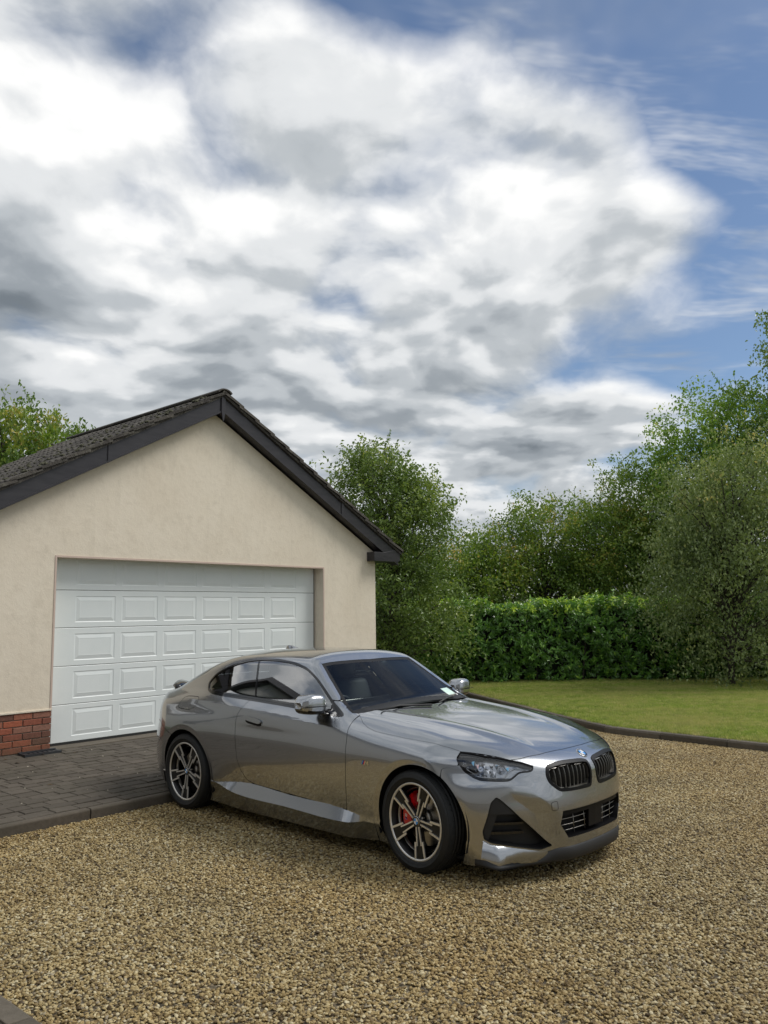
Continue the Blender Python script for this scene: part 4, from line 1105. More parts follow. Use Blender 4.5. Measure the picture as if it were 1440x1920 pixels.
CM = Matrix.Translation((CX, CY, 0)) @ Matrix.Rotation(CYAW, 4, 'Z')
car = empty('coupe', CM, 'metallic grey two-door coupe parked on the gravel in front of the garage', 'car')
# ---------------------------------------------------------------- grids on the body shape (right half, y < 0)
class Grid:
    def __init__(s, P, N): s.P = P; s.N = N; s.nu, s.nv = P.shape[:2]
def eval_rays(O, D, shp, t0, t1):
    P = root(F_all, O, D, t0, t1); N = grad(F_all, P)
    P[:, 1] *= -1; N[:, 1] *= -1            # computed for y > 0, the near side of the car is y < 0
    return Grid(P.reshape(shp + (3,)), N.reshape(shp + (3,)))
def wrap_grid():
    XB, XF = -2.95, .10
    th_r = np.linspace(math.pi, math.pi / 2, 120)[:-1]; xs = np.arange(XB, XF, .0085); th_f = np.linspace(math.pi / 2, 0, 175)
    O = [(XB, 0, math.cos(a), math.sin(a)) for a in th_r] + [(x, 0, 0, 1) for x in xs] + [(XF, 0, math.cos(a), math.sin(a)) for a in th_f]
    O = np.array(O); Z = np.concatenate([np.arange(.115, .80, .0075), np.arange(.80, 1.24, .006), np.arange(1.24, 1.385, .003)])
    nu, nv = len(O), len(Z)
    OO = np.zeros((nu, nv, 3)); DD = np.zeros((nu, nv, 3))
    OO[:, :, 0] = O[:, 0:1]; OO[:, :, 2] = Z[None]; DD[:, :, 0] = O[:, 2:3]; DD[:, :, 1] = O[:, 3:4]
    return eval_rays(OO.reshape(-1, 3), DD.reshape(-1, 3), (nu, nv), 0.0, 1.3)
def top_grid():
    X = np.arange(-3.72, .80, .0085); Y = np.concatenate([np.arange(0, .84, .0085)])
    nu, nv = len(X), len(Y); OO = np.zeros((nu, nv, 3)); DD = np.zeros((nu, nv, 3))
    OO[:, :, 0] = X[:, None]; OO[:, :, 1] = Y[None]; OO[:, :, 2] = .5; DD[:, :, 2] = 1
    return eval_rays(OO.reshape(-1, 3), DD.reshape(-1, 3), (nu, nv), 0.0, 1.1)
WG, TG = wrap_grid(), top_grid()
def sd_poly(x, y, poly):
    """signed distance to a closed polygon, positive inside"""
    poly = np.asarray(poly, float); d = np.full(x.shape, 1e9); ins = np.zeros(x.shape, bool); n = len(poly)
    for i in range(n):
        a, b = poly[i], poly[(i + 1) % n]; e = b - a
        wx, wy = x - a[0], y - a[1]; t_ = np.clip((wx * e[0] + wy * e[1]) / (e @ e + 1e-12), 0, 1)
        d = np.minimum(d, np.hypot(wx - e[0] * t_, wy - e[1] * t_))
        c = ((a[1] > y) != (b[1] > y)) & (x < (b[0] - a[0]) * (y - a[1]) / (b[1] - a[1] + 1e-15) + a[0]); ins ^= c
    return np.where(ins, d, -d)
def round_poly(poly, n=6, k=.30):
    """polygon with corners cut into short arcs"""
    P = np.asarray(poly, float); out = []
    for i in range(len(P)):
        p, a, b = P[i], P[i - 1], P[(i + 1) % len(P)]
        A = p + (a - p) * min(k, .5); B = p + (b - p) * min(k, .5)
        for j in range(n + 1):
            t_ = j / n; out.append((1-t_)**2 * A + 2*t_*(1-t_) * p + t_**2 * B)
    return np.array(out)
# outlines measured on the car (x forward, y outward, z up; sq = y - x for the corner pieces)
TOP_Q = [(.683, -.05), (.680, .13), (.655, .39), (.612, .535), (.575, .60), (.45, .677), (.297, .764), (.161, .797), (0, .812), (-.142, .819), (-.432, .816), (-.52, .803), (-.60, .775), (-.66, .735), (-.735, .686), (-.774, .713),
         (-.90, .672), (-1.05, .623), (-1.20, .573), (-1.308, .538), (-1.42, .530), (-1.7, .530), (-2.1, .520), (-2.40, .505), (-2.60, .515), (-2.85, .535), (-3.05, .552), (-3.13, .575), (-3.25, .60), (-3.42, .60), (-3.52, .57), (-3.585, .47), (-3.61, .30), (-3.62, -.05)]
DLO = [(-2.491, 1.012), (-1.918, .996), (-1.361, .976), (-.750, .930), (-.925, 1.022), (-1.086, 1.128), (-1.227, 1.213), (-1.371, 1.277), (-1.542, 1.315), (-1.772, 1.335), (-2.006, 1.335), (-2.187, 1.318), (-2.348, 1.280), (-2.560, 1.197), (-2.640, 1.110), (-2.60, 1.045)]
DLO = round_poly(DLO, 4, .35)
DOOR = [(-.700, .95), (-.662, .80), (-.665, .60), (-.678, .42), (-.690, .302), (-.90, .307), (-1.3, .326), (-1.75, .342), (-1.86, .365), (-1.93, .43), (-1.975, .52), (-1.992, .65), (-2.000, .80), (-1.992, .88), (-1.96, .94), (-1.895, 1.02), (-1.2, 1.1), (-.72, 1.0)]
HEAD = [(.467, .801), (.519, .757), (.457, .690), (.379, .655), (.313, .638), (.15, .634), (.066, .635), (.030, .644), (-.045, .682), (-.146, .685), (-.175, .696), (-.181, .717), (-.08, .735), (.03, .752), (.25, .779)]
HEAD = round_poly(HEAD, 3, .25)
KID = [(.028, .702), (.040, .712), (.088, .722), (.29, .731), (.405, .721), (.437, .706), (.458, .660), (.445, .607), (.385, .556), (.340, .546), (.075, .538), (.048, .548), (.030, .600)]
KID = round_poly(KID, 4, .35)
FOG = [(.736, .547), (.766, .509), (.803, .338), (.797, .286), (.768, .262), (.508, .203), (.43, .222), (.475, .259), (.629, .414)]
FOG = round_poly(FOG, 4, .18)
LOW = [(-.1, .430), (.372, .432), (.392, .350), (.325, .258), (-.1, .258)]
TAILP = [(-3.8, .84), (-3.50, .885), (-3.35, .880), (-3.27, .80), (-3.31, .735), (-3.48, .705), (-3.8, .70)]
FUEL = round_poly([(-2.936, .905), (-2.905, .975), (-2.652, .984), (-2.657, .905), (-2.725, .867), (-2.915, .872)], 4, .3)
wx, wy, wz = WG.P[..., 0], -WG.P[..., 1], WG.P[..., 2]
tx, ty, tz = TG.P[..., 0], -TG.P[..., 1], TG.P[..., 2]
topq_w = sd_poly(wx, wy, TOP_Q); topq_t = sd_poly(tx, ty, TOP_Q)
F_side = -topq_w                                                    # what the wrap grid owns
f_arch = arch_d(wx, wz)
f_dlo = sd_poly(wx, wz, DLO)
f_head = np.where(wx > .1, sd_poly(wy - wx, wz, HEAD), -1)
front = wx > .3
f_kid = np.where(front, sd_poly(wy, wz, KID), -1); f_fog = np.where(front, sd_poly(wy, wz, FOG), -1); f_low = np.where(front, sd_poly(wy, wz, LOW), -1)
f_tail = np.where(wx < -3.0, sd_poly(wx, wz, TAILP), -1)
seam_f = wx - (.222 + np.clip((wz - .697) / .025, 0, 1) * .097)      # fender | front bumper
xr_ = -2.943 - np.clip((.739 - wz) / .101, -5, 1.5) * 0 
seam_r = np.where(wx < -2.74, (.739 + (wx + 3.222) * (-.362)) - wz, -1)   # rear bumper below this line
seam_r = np.where(wx < -3.222, .735 - wz, seam_r)
f_door = sd_poly(wx, wz, DOOR)
def clip(grid, f, maxedge=.07):
    """keep the part of the grid where f > 0; returns V, N, faces and the cut edges"""
    nu, nv = grid.nu, grid.nv; P = grid.P.reshape(-1, 3); N = grid.N.reshape(-1, 3); f = f.reshape(-1)
    idx = np.arange(nu * nv).reshape(nu, nv)
    Q = np.stack([idx[:-1, :-1], idx[1:, :-1], idx[1:, 1:], idx[:-1, 1:]], -1).reshape(-1, 4)
    pos = f[Q] > 0; cnt = pos.sum(1); Q = Q[cnt > 0]; cnt = cnt[cnt > 0]
    e = np.max([np.linalg.norm(P[Q[:, k]] - P[Q[:, (k + 1) % 4]], axis=1) for k in range(4)], axis=0)
    ok = e < maxedge; Q = Q[ok]; cnt = cnt[ok]
    full = Q[cnt == 4]; part = Q[cnt < 4]
    V = []; NN = []; mp = {}; em = {}; faces = []; cuts = []
    used = np.unique(full); remap = -np.ones(nu * nv, int); remap[used] = np.arange(len(used))
    V = P[used].tolist(); NN = N[used].tolist()
    def vid(i):
        if remap[i] < 0: remap[i] = len(V); V.append(P[i].tolist()); NN.append(N[i].tolist())
        return int(remap[i])
    def eid(i, j):
        k = (i, j) if i < j else (j, i)
        if k not in em:
            a, b_ = f[k[0]], f[k[1]]; t_ = a / (a - b_)
            p = P[k[0]] * (1 - t_) + P[k[1]] * t_; n = N[k[0]] * (1 - t_) + N[k[1]] * t_; n = n / (np.linalg.norm(n) + 1e-9)
            em[k] = len(V); V.append(p.tolist()); NN.append(n.tolist())
        return em[k]
    faces = remap[full].tolist()
    for q in part:
        poly = []; tags_ = []
        for k in range(4):
            i, j = int(q[k]), int(q[(k + 1) % 4])
            if f[i] > 0:
                poly.append(vid(i)); tags_.append(0)
                if f[j] <= 0: poly.append(eid(i, j)); tags_.append(1)
            elif f[j] > 0: poly.append(eid(i, j)); tags_.append(2)
        if len(poly) >= 3:
            faces.append(poly)
            m = len(poly)
            for k in range(m):
                if tags_[k] == 1 and tags_[(k + 1) % m] == 2: cuts.append((poly[k], poly[(k + 1) % m]))
    return np.array(V).reshape(-1, 3), np.array(NN).reshape(-1, 3), faces, cuts
def assemble(pieces, offset=0.0, wall=0.0, mirror='half', wall_dir=None, only_walls=False):
    """pieces: list of clip() results. mirror: 'half' (near side), 'other', 'both'"""
    Vs, Ns, Fs = [], [], []
    base = 0
    for (V, N, faces, cuts) in pieces:
        if len(V) == 0: continue
        # orientation check
        f0 = faces[len(faces) // 2]; a, b_, c_ = (V[f0[0]], V[f0[1]], V[f0[2]])
        flip = np.dot(np.cross(b_ - a, c_ - a), N[f0[0]]) < 0
        V2 = V + N * offset; FF = [tuple(q[::-1]) if flip else tuple(q) for q in faces]
        W_v, W_n, W_f = [], [], []
        if wall:
            nb = len(V2)
            for (i, j) in cuts:
                d_ = wall_dir if wall_dir is not None else None
                pi, pj = V2[i], V2[j]
                qi = pi + (d_ if d_ is not None else -N[i]) * wall; qj = pj + (d_ if d_ is not None else -N[j]) * wall
                nn = np.cross(pj - pi, qi - pi); l_ = np.linalg.norm(nn)
                if l_ < 1e-12: continue
                nn = nn / l_ * (-1 if flip else 1)
                m = nb + len(W_v); W_v += [pi, pj, qj, qi]; W_n += [nn] * 4
                W_f.append((m + 1, m, m + 3, m + 2) if not flip else (m, m + 1, m + 2, m + 3))
                nn2 = -nn
                W_n[-4:] = [nn2] * 4 if False else [nn] * 4
            if W_v:
                # make each wall's normal agree with its winding
                V2 = np.concatenate([V2, np.array(W_v)]); N2 = np.concatenate([N, np.array(W_n)])
                for q in W_f:
                    a, b_, c_ = V2[q[0]], V2[q[1]], V2[q[2]]; g_ = np.cross(b_ - a, c_ - a); l_ = np.linalg.norm(g_)
                    if l_ > 0:
                        for r_ in q: N2[r_] = g_ / l_
                FF = W_f if only_walls else FF + W_f
            else: N2 = N
        else: N2 = N
        for side in ((1,) if mirror == 'half' else (-1,) if mirror == 'other' else (1, -1)):
            Vm, Nm = V2.copy(), N2.copy()
            if side < 0: Vm[:, 1] *= -1; Nm[:, 1] *= -1
            Vs.append(Vm); Ns.append(Nm); Fs += [tuple(int(r_) + base for r_ in (q if side > 0 else q[::-1])) for q in FF]
            base += len(Vm)
    return np.concatenate(Vs), np.concatenate(Ns), Fs
def panel(name, pieces, mat, parent=None, offset=0.0, wall=0.0, mirror='half', wall_dir=None, only_walls=False):
    V, N, Fc = assemble(pieces, offset, wall, mirror, wall_dir, only_walls)
    me = mesh_np(name, V, faces=Fc, mat=mat, normals=N)
    return link(name, me, car if parent is None else parent)
G = .0022       # half a shut line
wmin = lambda *a: np.minimum.reduce(a)
body_cut = wmin(F_side, f_arch)
# body side: quarter panel, roof rail, pillar
_zt, _zb = bl_top(wx), bl_bot(wx)
lowz = np.where((wx > -2.40) & (wx < -.40), wz - _zt, 1)       # above the sill facet
c_side = clip(WG, wmin(body_cut, lowz, -f_dlo, -f_door - G, -f_tail - G, -seam_r - G, -seam_f - G, np.where(wx > -.69, -1, 1) * np.abs(wx + .69) + .0, -sd_poly(wx, wz, FUEL) - G))
# the rail in front of the door: A pillar base keeps z above the fender
c_apil = clip(WG, wmin(F_side, -f_dlo, -f_door - G, wx + .69, .10 - (wx + .69), wz - .955))
c_fend = clip(WG, wmin(body_cut, lowz, -f_dlo, wx + .69, -f_door - G, -seam_f - G, -f_head - G))
zt_, zb_ = bl_top(wx), bl_bot(wx)
in_blade = (wx > -2.34) & (wx < -.50)
f_blade = np.where(in_blade, wmin(zt_ - wz, wz - zb_), -1)
f_skirt = np.where((wx > -2.5) & (wx < -.2), wmin(zb_ - wz, wx + 2.5, -.2 - wx), -1)
c_side_o = clip(WG, wmin(body_cut, lowz, -f_dlo, -f_door - G, -f_tail - G, -seam_r - G, -seam_f - G, np.where(wx > -.69, -1, 1) * np.abs(wx + .69)))
c_door = clip(WG, wmin(body_cut, -f_dlo, f_door - G))
c_fuel = clip(WG, wmin(F_side, sd_poly(wx, wz, FUEL) - G))
# front bumper: keeps a gap to the bonnet
hoodgap = G
c_fb = clip(WG, wmin(body_cut - np.where(wx > .2, G, 0), seam_f - G, -f_head - G, -f_kid, -f_fog, -f_low))
c_rb = clip(WG, wmin(body_cut, seam_r - G, -f_tail - G))
slope_ = np.arctan2(.052 * sstep(wx, -2.33, -1.98) * (1 - sstep(wx, -.66, -.53)), np.maximum(_zt - _zb, .008))
NB = WG.N.copy(); NB[..., 0] = WG.N[..., 0] * .2; NB[..., 1] = -np.cos(slope_); NB[..., 2] = np.sin(slope_)
c_blade = clip(Grid(WG.P, NB), wmin(body_cut, np.where((wx > -2.40) & (wx < -.40), wmin(_zt - wz, wz - _zb), -1)))
NS = WG.N.copy(); NS[..., 0] *= .2; NS[..., 1] = -.922; NS[..., 2] = -.387
c_skirt = clip(Grid(WG.P, NS), wmin(body_cut, np.where((wx > -2.40) & (wx < -.40), _zb - wz, -1)))
parts = {}
for side in ('half', 'other'):
    pn = 0
    parts[side, 'side'] = panel('body_side', [c_side if side == 'half' else c_side_o], M['paint'], wall=.012, mirror=side)
    panel('sill_facet', [c_blade], M['paint'], mirror=side)
    panel('sill_skirt', [c_skirt], M['paint'], wall=.01, mirror=side)
    panel('fender', [c_fend], M['paint'], wall=.012, mirror=side)
    parts[side, 'door'] = panel('door', [c_door], M['paint'], wall=.012, mirror=side)
    if side == 'half': panel('fuel_flap', [c_fuel], M['paint'], wall=.01, mirror=side)
panel('front_bumper', [c_fb], M['paint'], wall=.014, mirror='both')
panel('rear_bumper', [c_rb], M['paint'], wall=.012, mirror='both')
# upper panels
WS = [(-.40, -.05), (-.545, -.05), (-.545, .05), (-.60, .37), (-.68, .60), (-.742, .684), (-.776, .7135), (-.90, .672), (-1.05, .623), (-1.20, .573), (-1.308, .539), (-1.306, .45), (-1.290, .25), (-1.276, 0), (-1.276, -.05)]
HOODB = [(-.545, -.05), (-.56, .10), (-.60, .37), (-.68, .60), (-.735, .686), (-.9, .9), (1, .9), (1, -.05)]
RG = [(-2.40, -.05), (-2.395, .30), (-2.40, .44), (-2.44, .475), (-2.60, .490), (-2.85, .508), (-3.02, .525), (-3.085, .50), (-3.13, .30), (-3.14, -.05)]
f_ws = np.where(tx < -.5, sd_poly(tx, ty, WS), -1)
f_hb = sd_poly(tx, ty, HOODB)
f_rg = sd_poly(tx, ty, RG)
c_hood = clip(TG, wmin(topq_t - G, f_hb))
c_roof = clip(TG, wmin(topq_t - .001, -f_ws, -1.0 - tx, tx + 2.8, -f_rg, np.where(tx < -2.40, ty - .3, 1)))
deck = np.where(tx < -3.145, 1.0, -1.0) * np.abs(tx + 3.145)
c_deck = clip(TG, wmin(topq_t - G, deck))
c_rest = clip(TG, wmin(topq_t - .0, -f_rg, tx + 3.145, -2.40 - tx))
panel('bonnet', [c_hood], M['paint'], wall=.012, mirror='both')
panel('roof', [c_roof], M['paint'], wall=.006, mirror='both')
panel('boot_lid', [c_deck], M['paint'], wall=.012, mirror='both')
panel('rear_pillar', [c_rest], M['paint'], wall=.008, mirror='both')
panel('windscreen_surround', [clip(TG, wmin(f_ws, .030 - f_ws, -.70 - tx + 0 * ty))], M['frit'], offset=-.0028, mirror='both')
panel('windscreen', [clip(TG, wmin(f_ws - .029, -.70 - tx))], M['screen_glass'], offset=-.003, mirror='both')
panel('rear_window', [clip(TG, f_rg - .002)], M['side_glass'], offset=-.003, mirror='both')
# cowl between bonnet and screen
b = MB(); nC = 14
rows = []
for i in range(nC * 2 + 1):
    y = -.70 + 1.4 * i / (nC * 2); a = abs(y)
    xh = float(np.interp(a, [0, .10, .37, .60, .70], [-.545, -.56, -.60, -.68, -.745])) + .02
    zh = float(np.interp(a, [0, .37, .60, .70], [.980, .972, .955, .935]))
    rows.append([(xh, y, zh - .02), (xh - .06, y, zh - .032), (xh - .20, y, zh - .012), (xh - .26, y, zh - .01)])
n = len(rows)
b.add([p for r_ in rows for p in r_], [(i*4+k, (i+1)*4+k, (i+1)*4+k+1, i*4+k+1) for i in range(n-1) for k in range(3)], True)
b.build('cowl', M['gap'], car)
# windscreen bottom band: black frit where the glass meets the cowl
panel('frit_band', [clip(TG, wmin(f_ws, -.70 - tx, tx + .80))], M['frit'], offset=-.0015, mirror='both')
# side windows: trim, glass, B pillar, quarter light
DI = f_dlo - .016
BP = -2.045 + (1.34 - wz) * .58                       # rear edge of the door glass
for side in ('half', 'other'):
    panel('window_trim', [clip(WG, wmin(f_dlo, -DI))], M['black_gloss'], offset=.0015, wall=.01, mirror=side)
    panel('door_glass', [clip(WG, wmin(DI - .001, wx - BP - .008))], M['door_glass'], offset=-.005, mirror=side)
    panel('quarter_glass', [clip(WG, wmin(DI - .001, BP - .012 - wx))], M['side_glass'], offset=-.006, mirror=side)
    panel('glass_divider', [clip(WG, wmin(DI, .012 - np.abs(wx - BP)))], M['black_gloss'], offset=-.0035, mirror=side)
    # waist seal along the glass
    seal = np.minimum(DI, .012 - np.abs(wz - np.interp(wx, [-2.491, -1.918, -1.361, -.75], [1.012, .996, .976, .930]) - .020))
    panel('waist_seal', [clip(WG, np.where(wx < -.78, seal, -1))], M['black_gloss'], offset=.004, wall=.01, mirror=side)
    # roof-channel moulding
    panel('sail_panel', [clip(WG, wmin(DI, wx + .935 + (wz - .95) * .35))], M['black_gloss'], offset=.002, wall=.006, mirror=side)
# dark lining behind the shut lines
def coarse(gr, k): return Grid(gr.P[::k, ::k], gr.N[::k, ::k])
WC = coarse(WG, 3); s3 = lambda a: a[::3, ::3]
c_in = clip(WC, np.minimum.reduce([s3(F_side) - .004, s3(f_arch) - .012, -s3(f_dlo), -s3(f_head) - .02, -s3(f_kid) - .01, -s3(f_fog) - .01, -s3(f_low) - .01, -s3(f_tail) - .01]), maxedge=.2)
panel('inner_shell', [c_in], M['gap'], offset=-.013, mirror='both')
TC = coarse(TG, 3)
c_in2 = clip(TC, np.minimum.reduce([s3(topq_t) - .0, np.maximum(s3(f_hb) - .02, -3.15 - s3(tx))]), maxedge=.2)
panel('inner_deck', [c_in2], M['gap'], offset=-.016, mirror='both')
# ---------------------------------------------------------------- recesses at the front
def inset(name, f, depth, mat, mirror='both', parent=None, gr=WG, extra=None):
    return panel(name, [clip(gr, f)], mat, offset=-depth, mirror=mirror, parent=parent)
for side, sg in (('half', -1), ('other', 1)):
    # headlight
    hl = panel('headlight', [clip(WG, f_head + .003)], M['black_plastic'], offset=-.055, mirror=side)
    V, N, Fc, cuts = clip(WG, f_head + .001)
    panel('lamp_rim', [clip(WG, wmin(f_head, .010 - f_head))], M['frit'], offset=-.006, wall=.045, mirror=side, parent=hl)
    panel('reflector', [clip(WG, wmin(f_head - .010, wz - (.655 + .0), .28 - (wy - wx)))], M['lamp_body'], offset=-.030, wall=.018, mirror=side, parent=hl)
    panel('lamp_lens', [clip(WG, f_head - .004)], M['lamp_glass'], offset=-.002, mirror=side, parent=hl)
    panel('lens_border', [clip(WG, wmin(f_head - .0005, .0095 + .006 * (wy - wx > .25) - f_head))], M['black_gloss'], offset=-.0012, mirror=side, parent=hl)
    # light guide: inverted L of clear tube
    def onbody(sq, z, off=-.012):
        q = np.hypot((wy - wx) - sq, wz - z); q = np.where(wx > .1, q, 9); i = np.unravel_index(np.argmin(q), q.shape)
        p = WG.P[i] + WG.N[i] * off; return Vector((p[0], p[1] * (1 if side == 'half' else -1), p[2]))
    for pl in ([(.40, .672), (.33, .662), (.20, .655), (.10, .658), (.03, .70), (-.02, .712), (-.13, .708)], [(.455, .735), (.42, .70), (.34, .672)]):
        b = MB(); b.tube([onbody(*q) for q in pl], .0045, 6); b.build('light_guide', M['head_chrome'], hl)
    b = MB(); b.tube([onbody(*q, 0.0005) for q in ((.505, .768), (.467, .797), (.36, .792), (.25, .777), (.14, .764), (.03, .750), (-.08, .734), (-.175, .716))], .0055, 6); b.build('lamp_seal', M['frit'], hl)
    for (sq, z, r_) in ((.30, .712, .036), (.12, .706, .028)):
        c_ = onbody(sq, z, -.030); nrm = (onbody(sq, z, .0) - c_).normalized(); T = c_.to_track_quat('Z', 'Y')
        Q = nrm.to_track_quat('Z', 'Y').to_matrix().to_4x4(); b = MB()
        b.lathe([(r_, .016), (r_ * .98, .010), (r_ * .75, -.004), (r_ * .4, -.010), (.001, -.006)], 20, lambda u, v, w, Q=Q, c_=c_: c_ + Q @ Vector((u, v, w)))
        b.build('projector', M['head_chrome'], hl)
        b = MB(); b.lathe([(r_ * .66, .002), (r_ * .5, .012), (r_ * .25, .018), (.001, .020)], 20, lambda u, v, w, Q=Q, c_=c_: c_ + Q @ Vector((u, v, w))); b.build('projector_lens', M['lamp_glass'], hl)
    rf = random.Random(4)
    for mt_, cnt_ in (('head_chrome', 46), ('lamp_blue', 7), ('lamp_pink', 6), ('gap', 6)):
        b = MB()
        for k in range(cnt_):        # faceted inserts behind the lens
            if mt_ == 'head_chrome': sq = rf.uniform(.20, .49); z = rf.uniform(.68, .79) - (.49 - sq) * .05
            elif mt_ == 'gap': sq = rf.uniform(.0, .45); z = rf.uniform(.67, .76)
            else: sq = rf.uniform(.05, .42); z = rf.uniform(.735, .775) - (.42 - sq) * .08
            w_ = rf.uniform(.012, .035)
            p0, p1, p2 = onbody(sq, z, -.014 - rf.random() * .012), onbody(sq - w_, z - .014 + rf.random() * .024, -.020), onbody(sq - w_ * .6, z - w_ * .8, -.013)
            if min(float(sd_poly(np.array([q_]), np.array([r_]), HEAD)[0]) for q_, r_ in ((sq, z), (sq - w_, z), (sq - w_ * .6, z - w_ * .8))) < .008: continue
            b.add([p0, p1, p2], [(0, 1, 2)])
        if b.v: b.build('crystal_insert', M[mt_], hl)
    # tail lamp
    panel('tail_light', [clip(WG, f_tail - .001)], M['red_lens'], offset=-.001, wall=.01, mirror=side)
    # kidney: frame ring, inner frame, slats
    kd = panel('kidney_grille', [clip(WG, wmin(f_kid - .0012, .020 - f_kid))], M['frit'], offset=.004, wall=.045, mirror=side)
    panel('inner_frame', [clip(WG, wmin(f_kid - .020, .026 - f_kid))], M['alloy_cut'] if False else M['steel'], offset=-.010, wall=.03, mirror=side, parent=kd)
    panel('grille_back', [clip(WG, f_kid + .006)], M['gap'], offset=-.075, mirror=side, parent=kd)
    for i in range(9):
        y = .072 + i * .042; b = MB(); rows_ = []
        z1 = .722 - .016; z0 = float(np.interp(y, [.07, .34, .385, .445], [.562, .562, .578, .625]))
        z1 = float(np.interp(y, [.05, .09, .29, .405, .44], [.680, .690, .697, .688, .676]))
        xn = float(nose_c(np.array(.63)) - nose_d(np.array(y)) * 1.2)
        for j in range(7):
            q = j / 6; z = z0 + (z1 - z0) * q
            xx = float(nose_c(np.array(z)) - nose_d(np.array(y)) * (1 + .35 * float(sstep(np.array(z), .5, .72)))) - .046 + .012 * math.sin(q * 3.0)
            yy = sg * (y + .010 * math.sin(q * 3.14))
            rows_.append([(xx + .014, yy - .006, z), (xx + .014, yy + .006, z), (xx - .03, yy + .010, z), (xx - .03, yy - .010, z)])
        vs = [p for r_ in rows_ for p in r_]
        b.add(vs, [(a*4+k, a*4+(k+1) % 4, (a+1)*4+(k+1) % 4, (a+1)*4+k) for a in range(6) for k in range(4)] + [(0, 3, 2, 1), (24, 25, 26, 27)])
        b.build('grille_slat', simple('grille_slat', (.045, .044, .040), .45, .3) if (i == 0 and side == 'half') else bpy.data.materials['grille_slat'], kd)
    # corner intake
    fi = panel('corner_intake', [clip(WG, f_fog + .004)], M['black_plastic'], offset=-.085, mirror=side)
    panel('intake_wall', [clip(WG, f_fog - .0015)], M['black_plastic'], offset=-.001, wall=.085, only_walls=True, mirror=side, parent=fi)
    panel('intake_flank', [clip(WG, wmin(f_fog - .003, wy - .735 + (wz - .45) * .25))], M['black_plastic'], offset=-.022, wall=.05, mirror=side, parent=fi)
    panel('intake_hood', [clip(WG, wmin(f_fog - .003, wz - .435 - .0 * wy))], M['black_plastic'], offset=-.012, wall=.05, mirror=side, parent=fi)
    for z_, c2 in ((.372, .012), (.315, .0)):
        panel('intake_vane', [clip(WG, wmin(f_fog - .003, .0075 - np.abs(wz - z_), wy - .60))], M['black_gloss'], offset=-.03, wall=.04, mirror=side, parent=fi)
low = panel('lower_intake', [clip(WG, f_low + .004)], M['gap'], offset=-.09, mirror='both')
panel('intake_surround', [clip(WG, f_low - .0015)], M['frit'], offset=-.002, wall=.08, only_walls=True, mirror='both', parent=low)
panel('upper_bar', [clip(WG, wmin(f_low - .008, wz - .400))], M['frit'], offset=-.012, wall=.05, mirror='both', parent=low)
panel('radar_panel', [clip(WG, wmin(f_low - .006, .085 - wy, wz - .285))], M['frit'], offset=-.016, wall=.03, mirror='both', parent=low)
for z_ in (.372, .335, .300):
    for sg in (-1, 1):
        b = MB(); pts = []
        for q in np.linspace(.10, .352 if z_ > .31 else .325, 9):
            xx = float(nose_c(np.array(z_)) - nose_d(np.array(q))) - .030; pts.append((xx, sg * q, z_))
        b.tube(pts, .0022, 5); b.build('intake_slat', M['steel'], low)
for sg in (-1, 1):
    for y in (.115, .235):
        b = MB(); xx = float(nose_c(np.array(.33)) - nose_d(np.array(y))) - .028; b.tube([(xx, sg * y, .275), (xx, sg * (y + .012), .40)], .0018, 5); b.build('intake_strut', M['steel'], low)
# towing-eye cover, splitter
def front_pt(y, z, off=0.0, sg=-1):
    p = root(F_all, np.array([[.1, abs(y), z]]), np.array([[1., 0, 0]]), 0, 1.0)[0]; q = p + grad(F_all, p[None])[0] * off
    return Vector((q[0], q[1] * sg, q[2]))
b = MB(); pl = round_poly([(.408, .498), (.455, .494), (.452, .444), (.408, .444)], 4, .25)
b.tube([front_pt(u, v, .0002) for u, v in list(pl) + [pl[0]]], .0016, 4, False); b.build('towing_cover', M['gap'], car)
# bright ledge under the corner intake, standing out from the bumper
for sg in (-1, 1):
    ys = np.linspace(.46, .80, 12); top = []; out_ = []; low_ = []
    for y in ys:
        zt2 = float(np.interp(y, [.46, .508, .768, .80], [.205, .200, .258, .285])) - .004
        zb2 = float(np.interp(y, [.46, .52, .62, .80], [.178, .150, .150, .270])); e = .036 * min(1, (y - .44) / .12) * min(1, (.86 - y) / .12)
        a_ = front_pt(y, zt2, .001, sg); top.append(a_); c_ = front_pt(y, max(zb2, .13), .001 + e, sg); out_.append(c_)
        low_.append(front_pt(y, .125, .002, sg))
    n_ = len(ys); b = MB(); fs = [(i, i + 1, n_ + i + 1, n_ + i) for i in range(n_ - 1)] + [(n_ + i, n_ + i + 1, 2*n_ + i + 1, 2*n_ + i) for i in range(n_ - 1)]
    if sg > 0: fs = [f_[::-1] for f_ in fs]
    b.add(top + out_ + low_, fs, True); b.build('bumper_ledge', M['paint'], car)
f_lip = np.where(wx > .05, (.165 - .0) - wz, -1)
n_ = 61; vs = []
for k in range(n_):
    a_ = R(-68) + R(136) * k / (n_ - 1); ca, sa = math.cos(a_), math.sin(a_)
    def rad_pt(z, off):
        p = root(F_all, np.array([[.10, 0, z]]), np.array([[ca, abs(sa), 0]]), 0, 1.3)[0]; return Vector((p[0] + ca * off, (p[1] + abs(sa) * off) * (1 if sa > 0 else -1), z))
    e = 1 - (abs(a_) / R(68)) ** 6 * .8
    zt2 = .205 - .045 * sstep(np.array(abs(math.degrees(a_))), 28, 44)
    vs += [rad_pt(float(zt2), .001), rad_pt(float(zt2) - .012, .012 * e), rad_pt(.135, .034 * e), rad_pt(.118, .030 * e), rad_pt(.118, -.12)]
b = MB(); b.add(vs, [(k*5+j_, (k+1)*5+j_, (k+1)*5+j_+1, k*5+j_+1) for k in range(n_-1) for j_ in range(4)], True); b.build('front_splitter', M['black_plastic'], car)
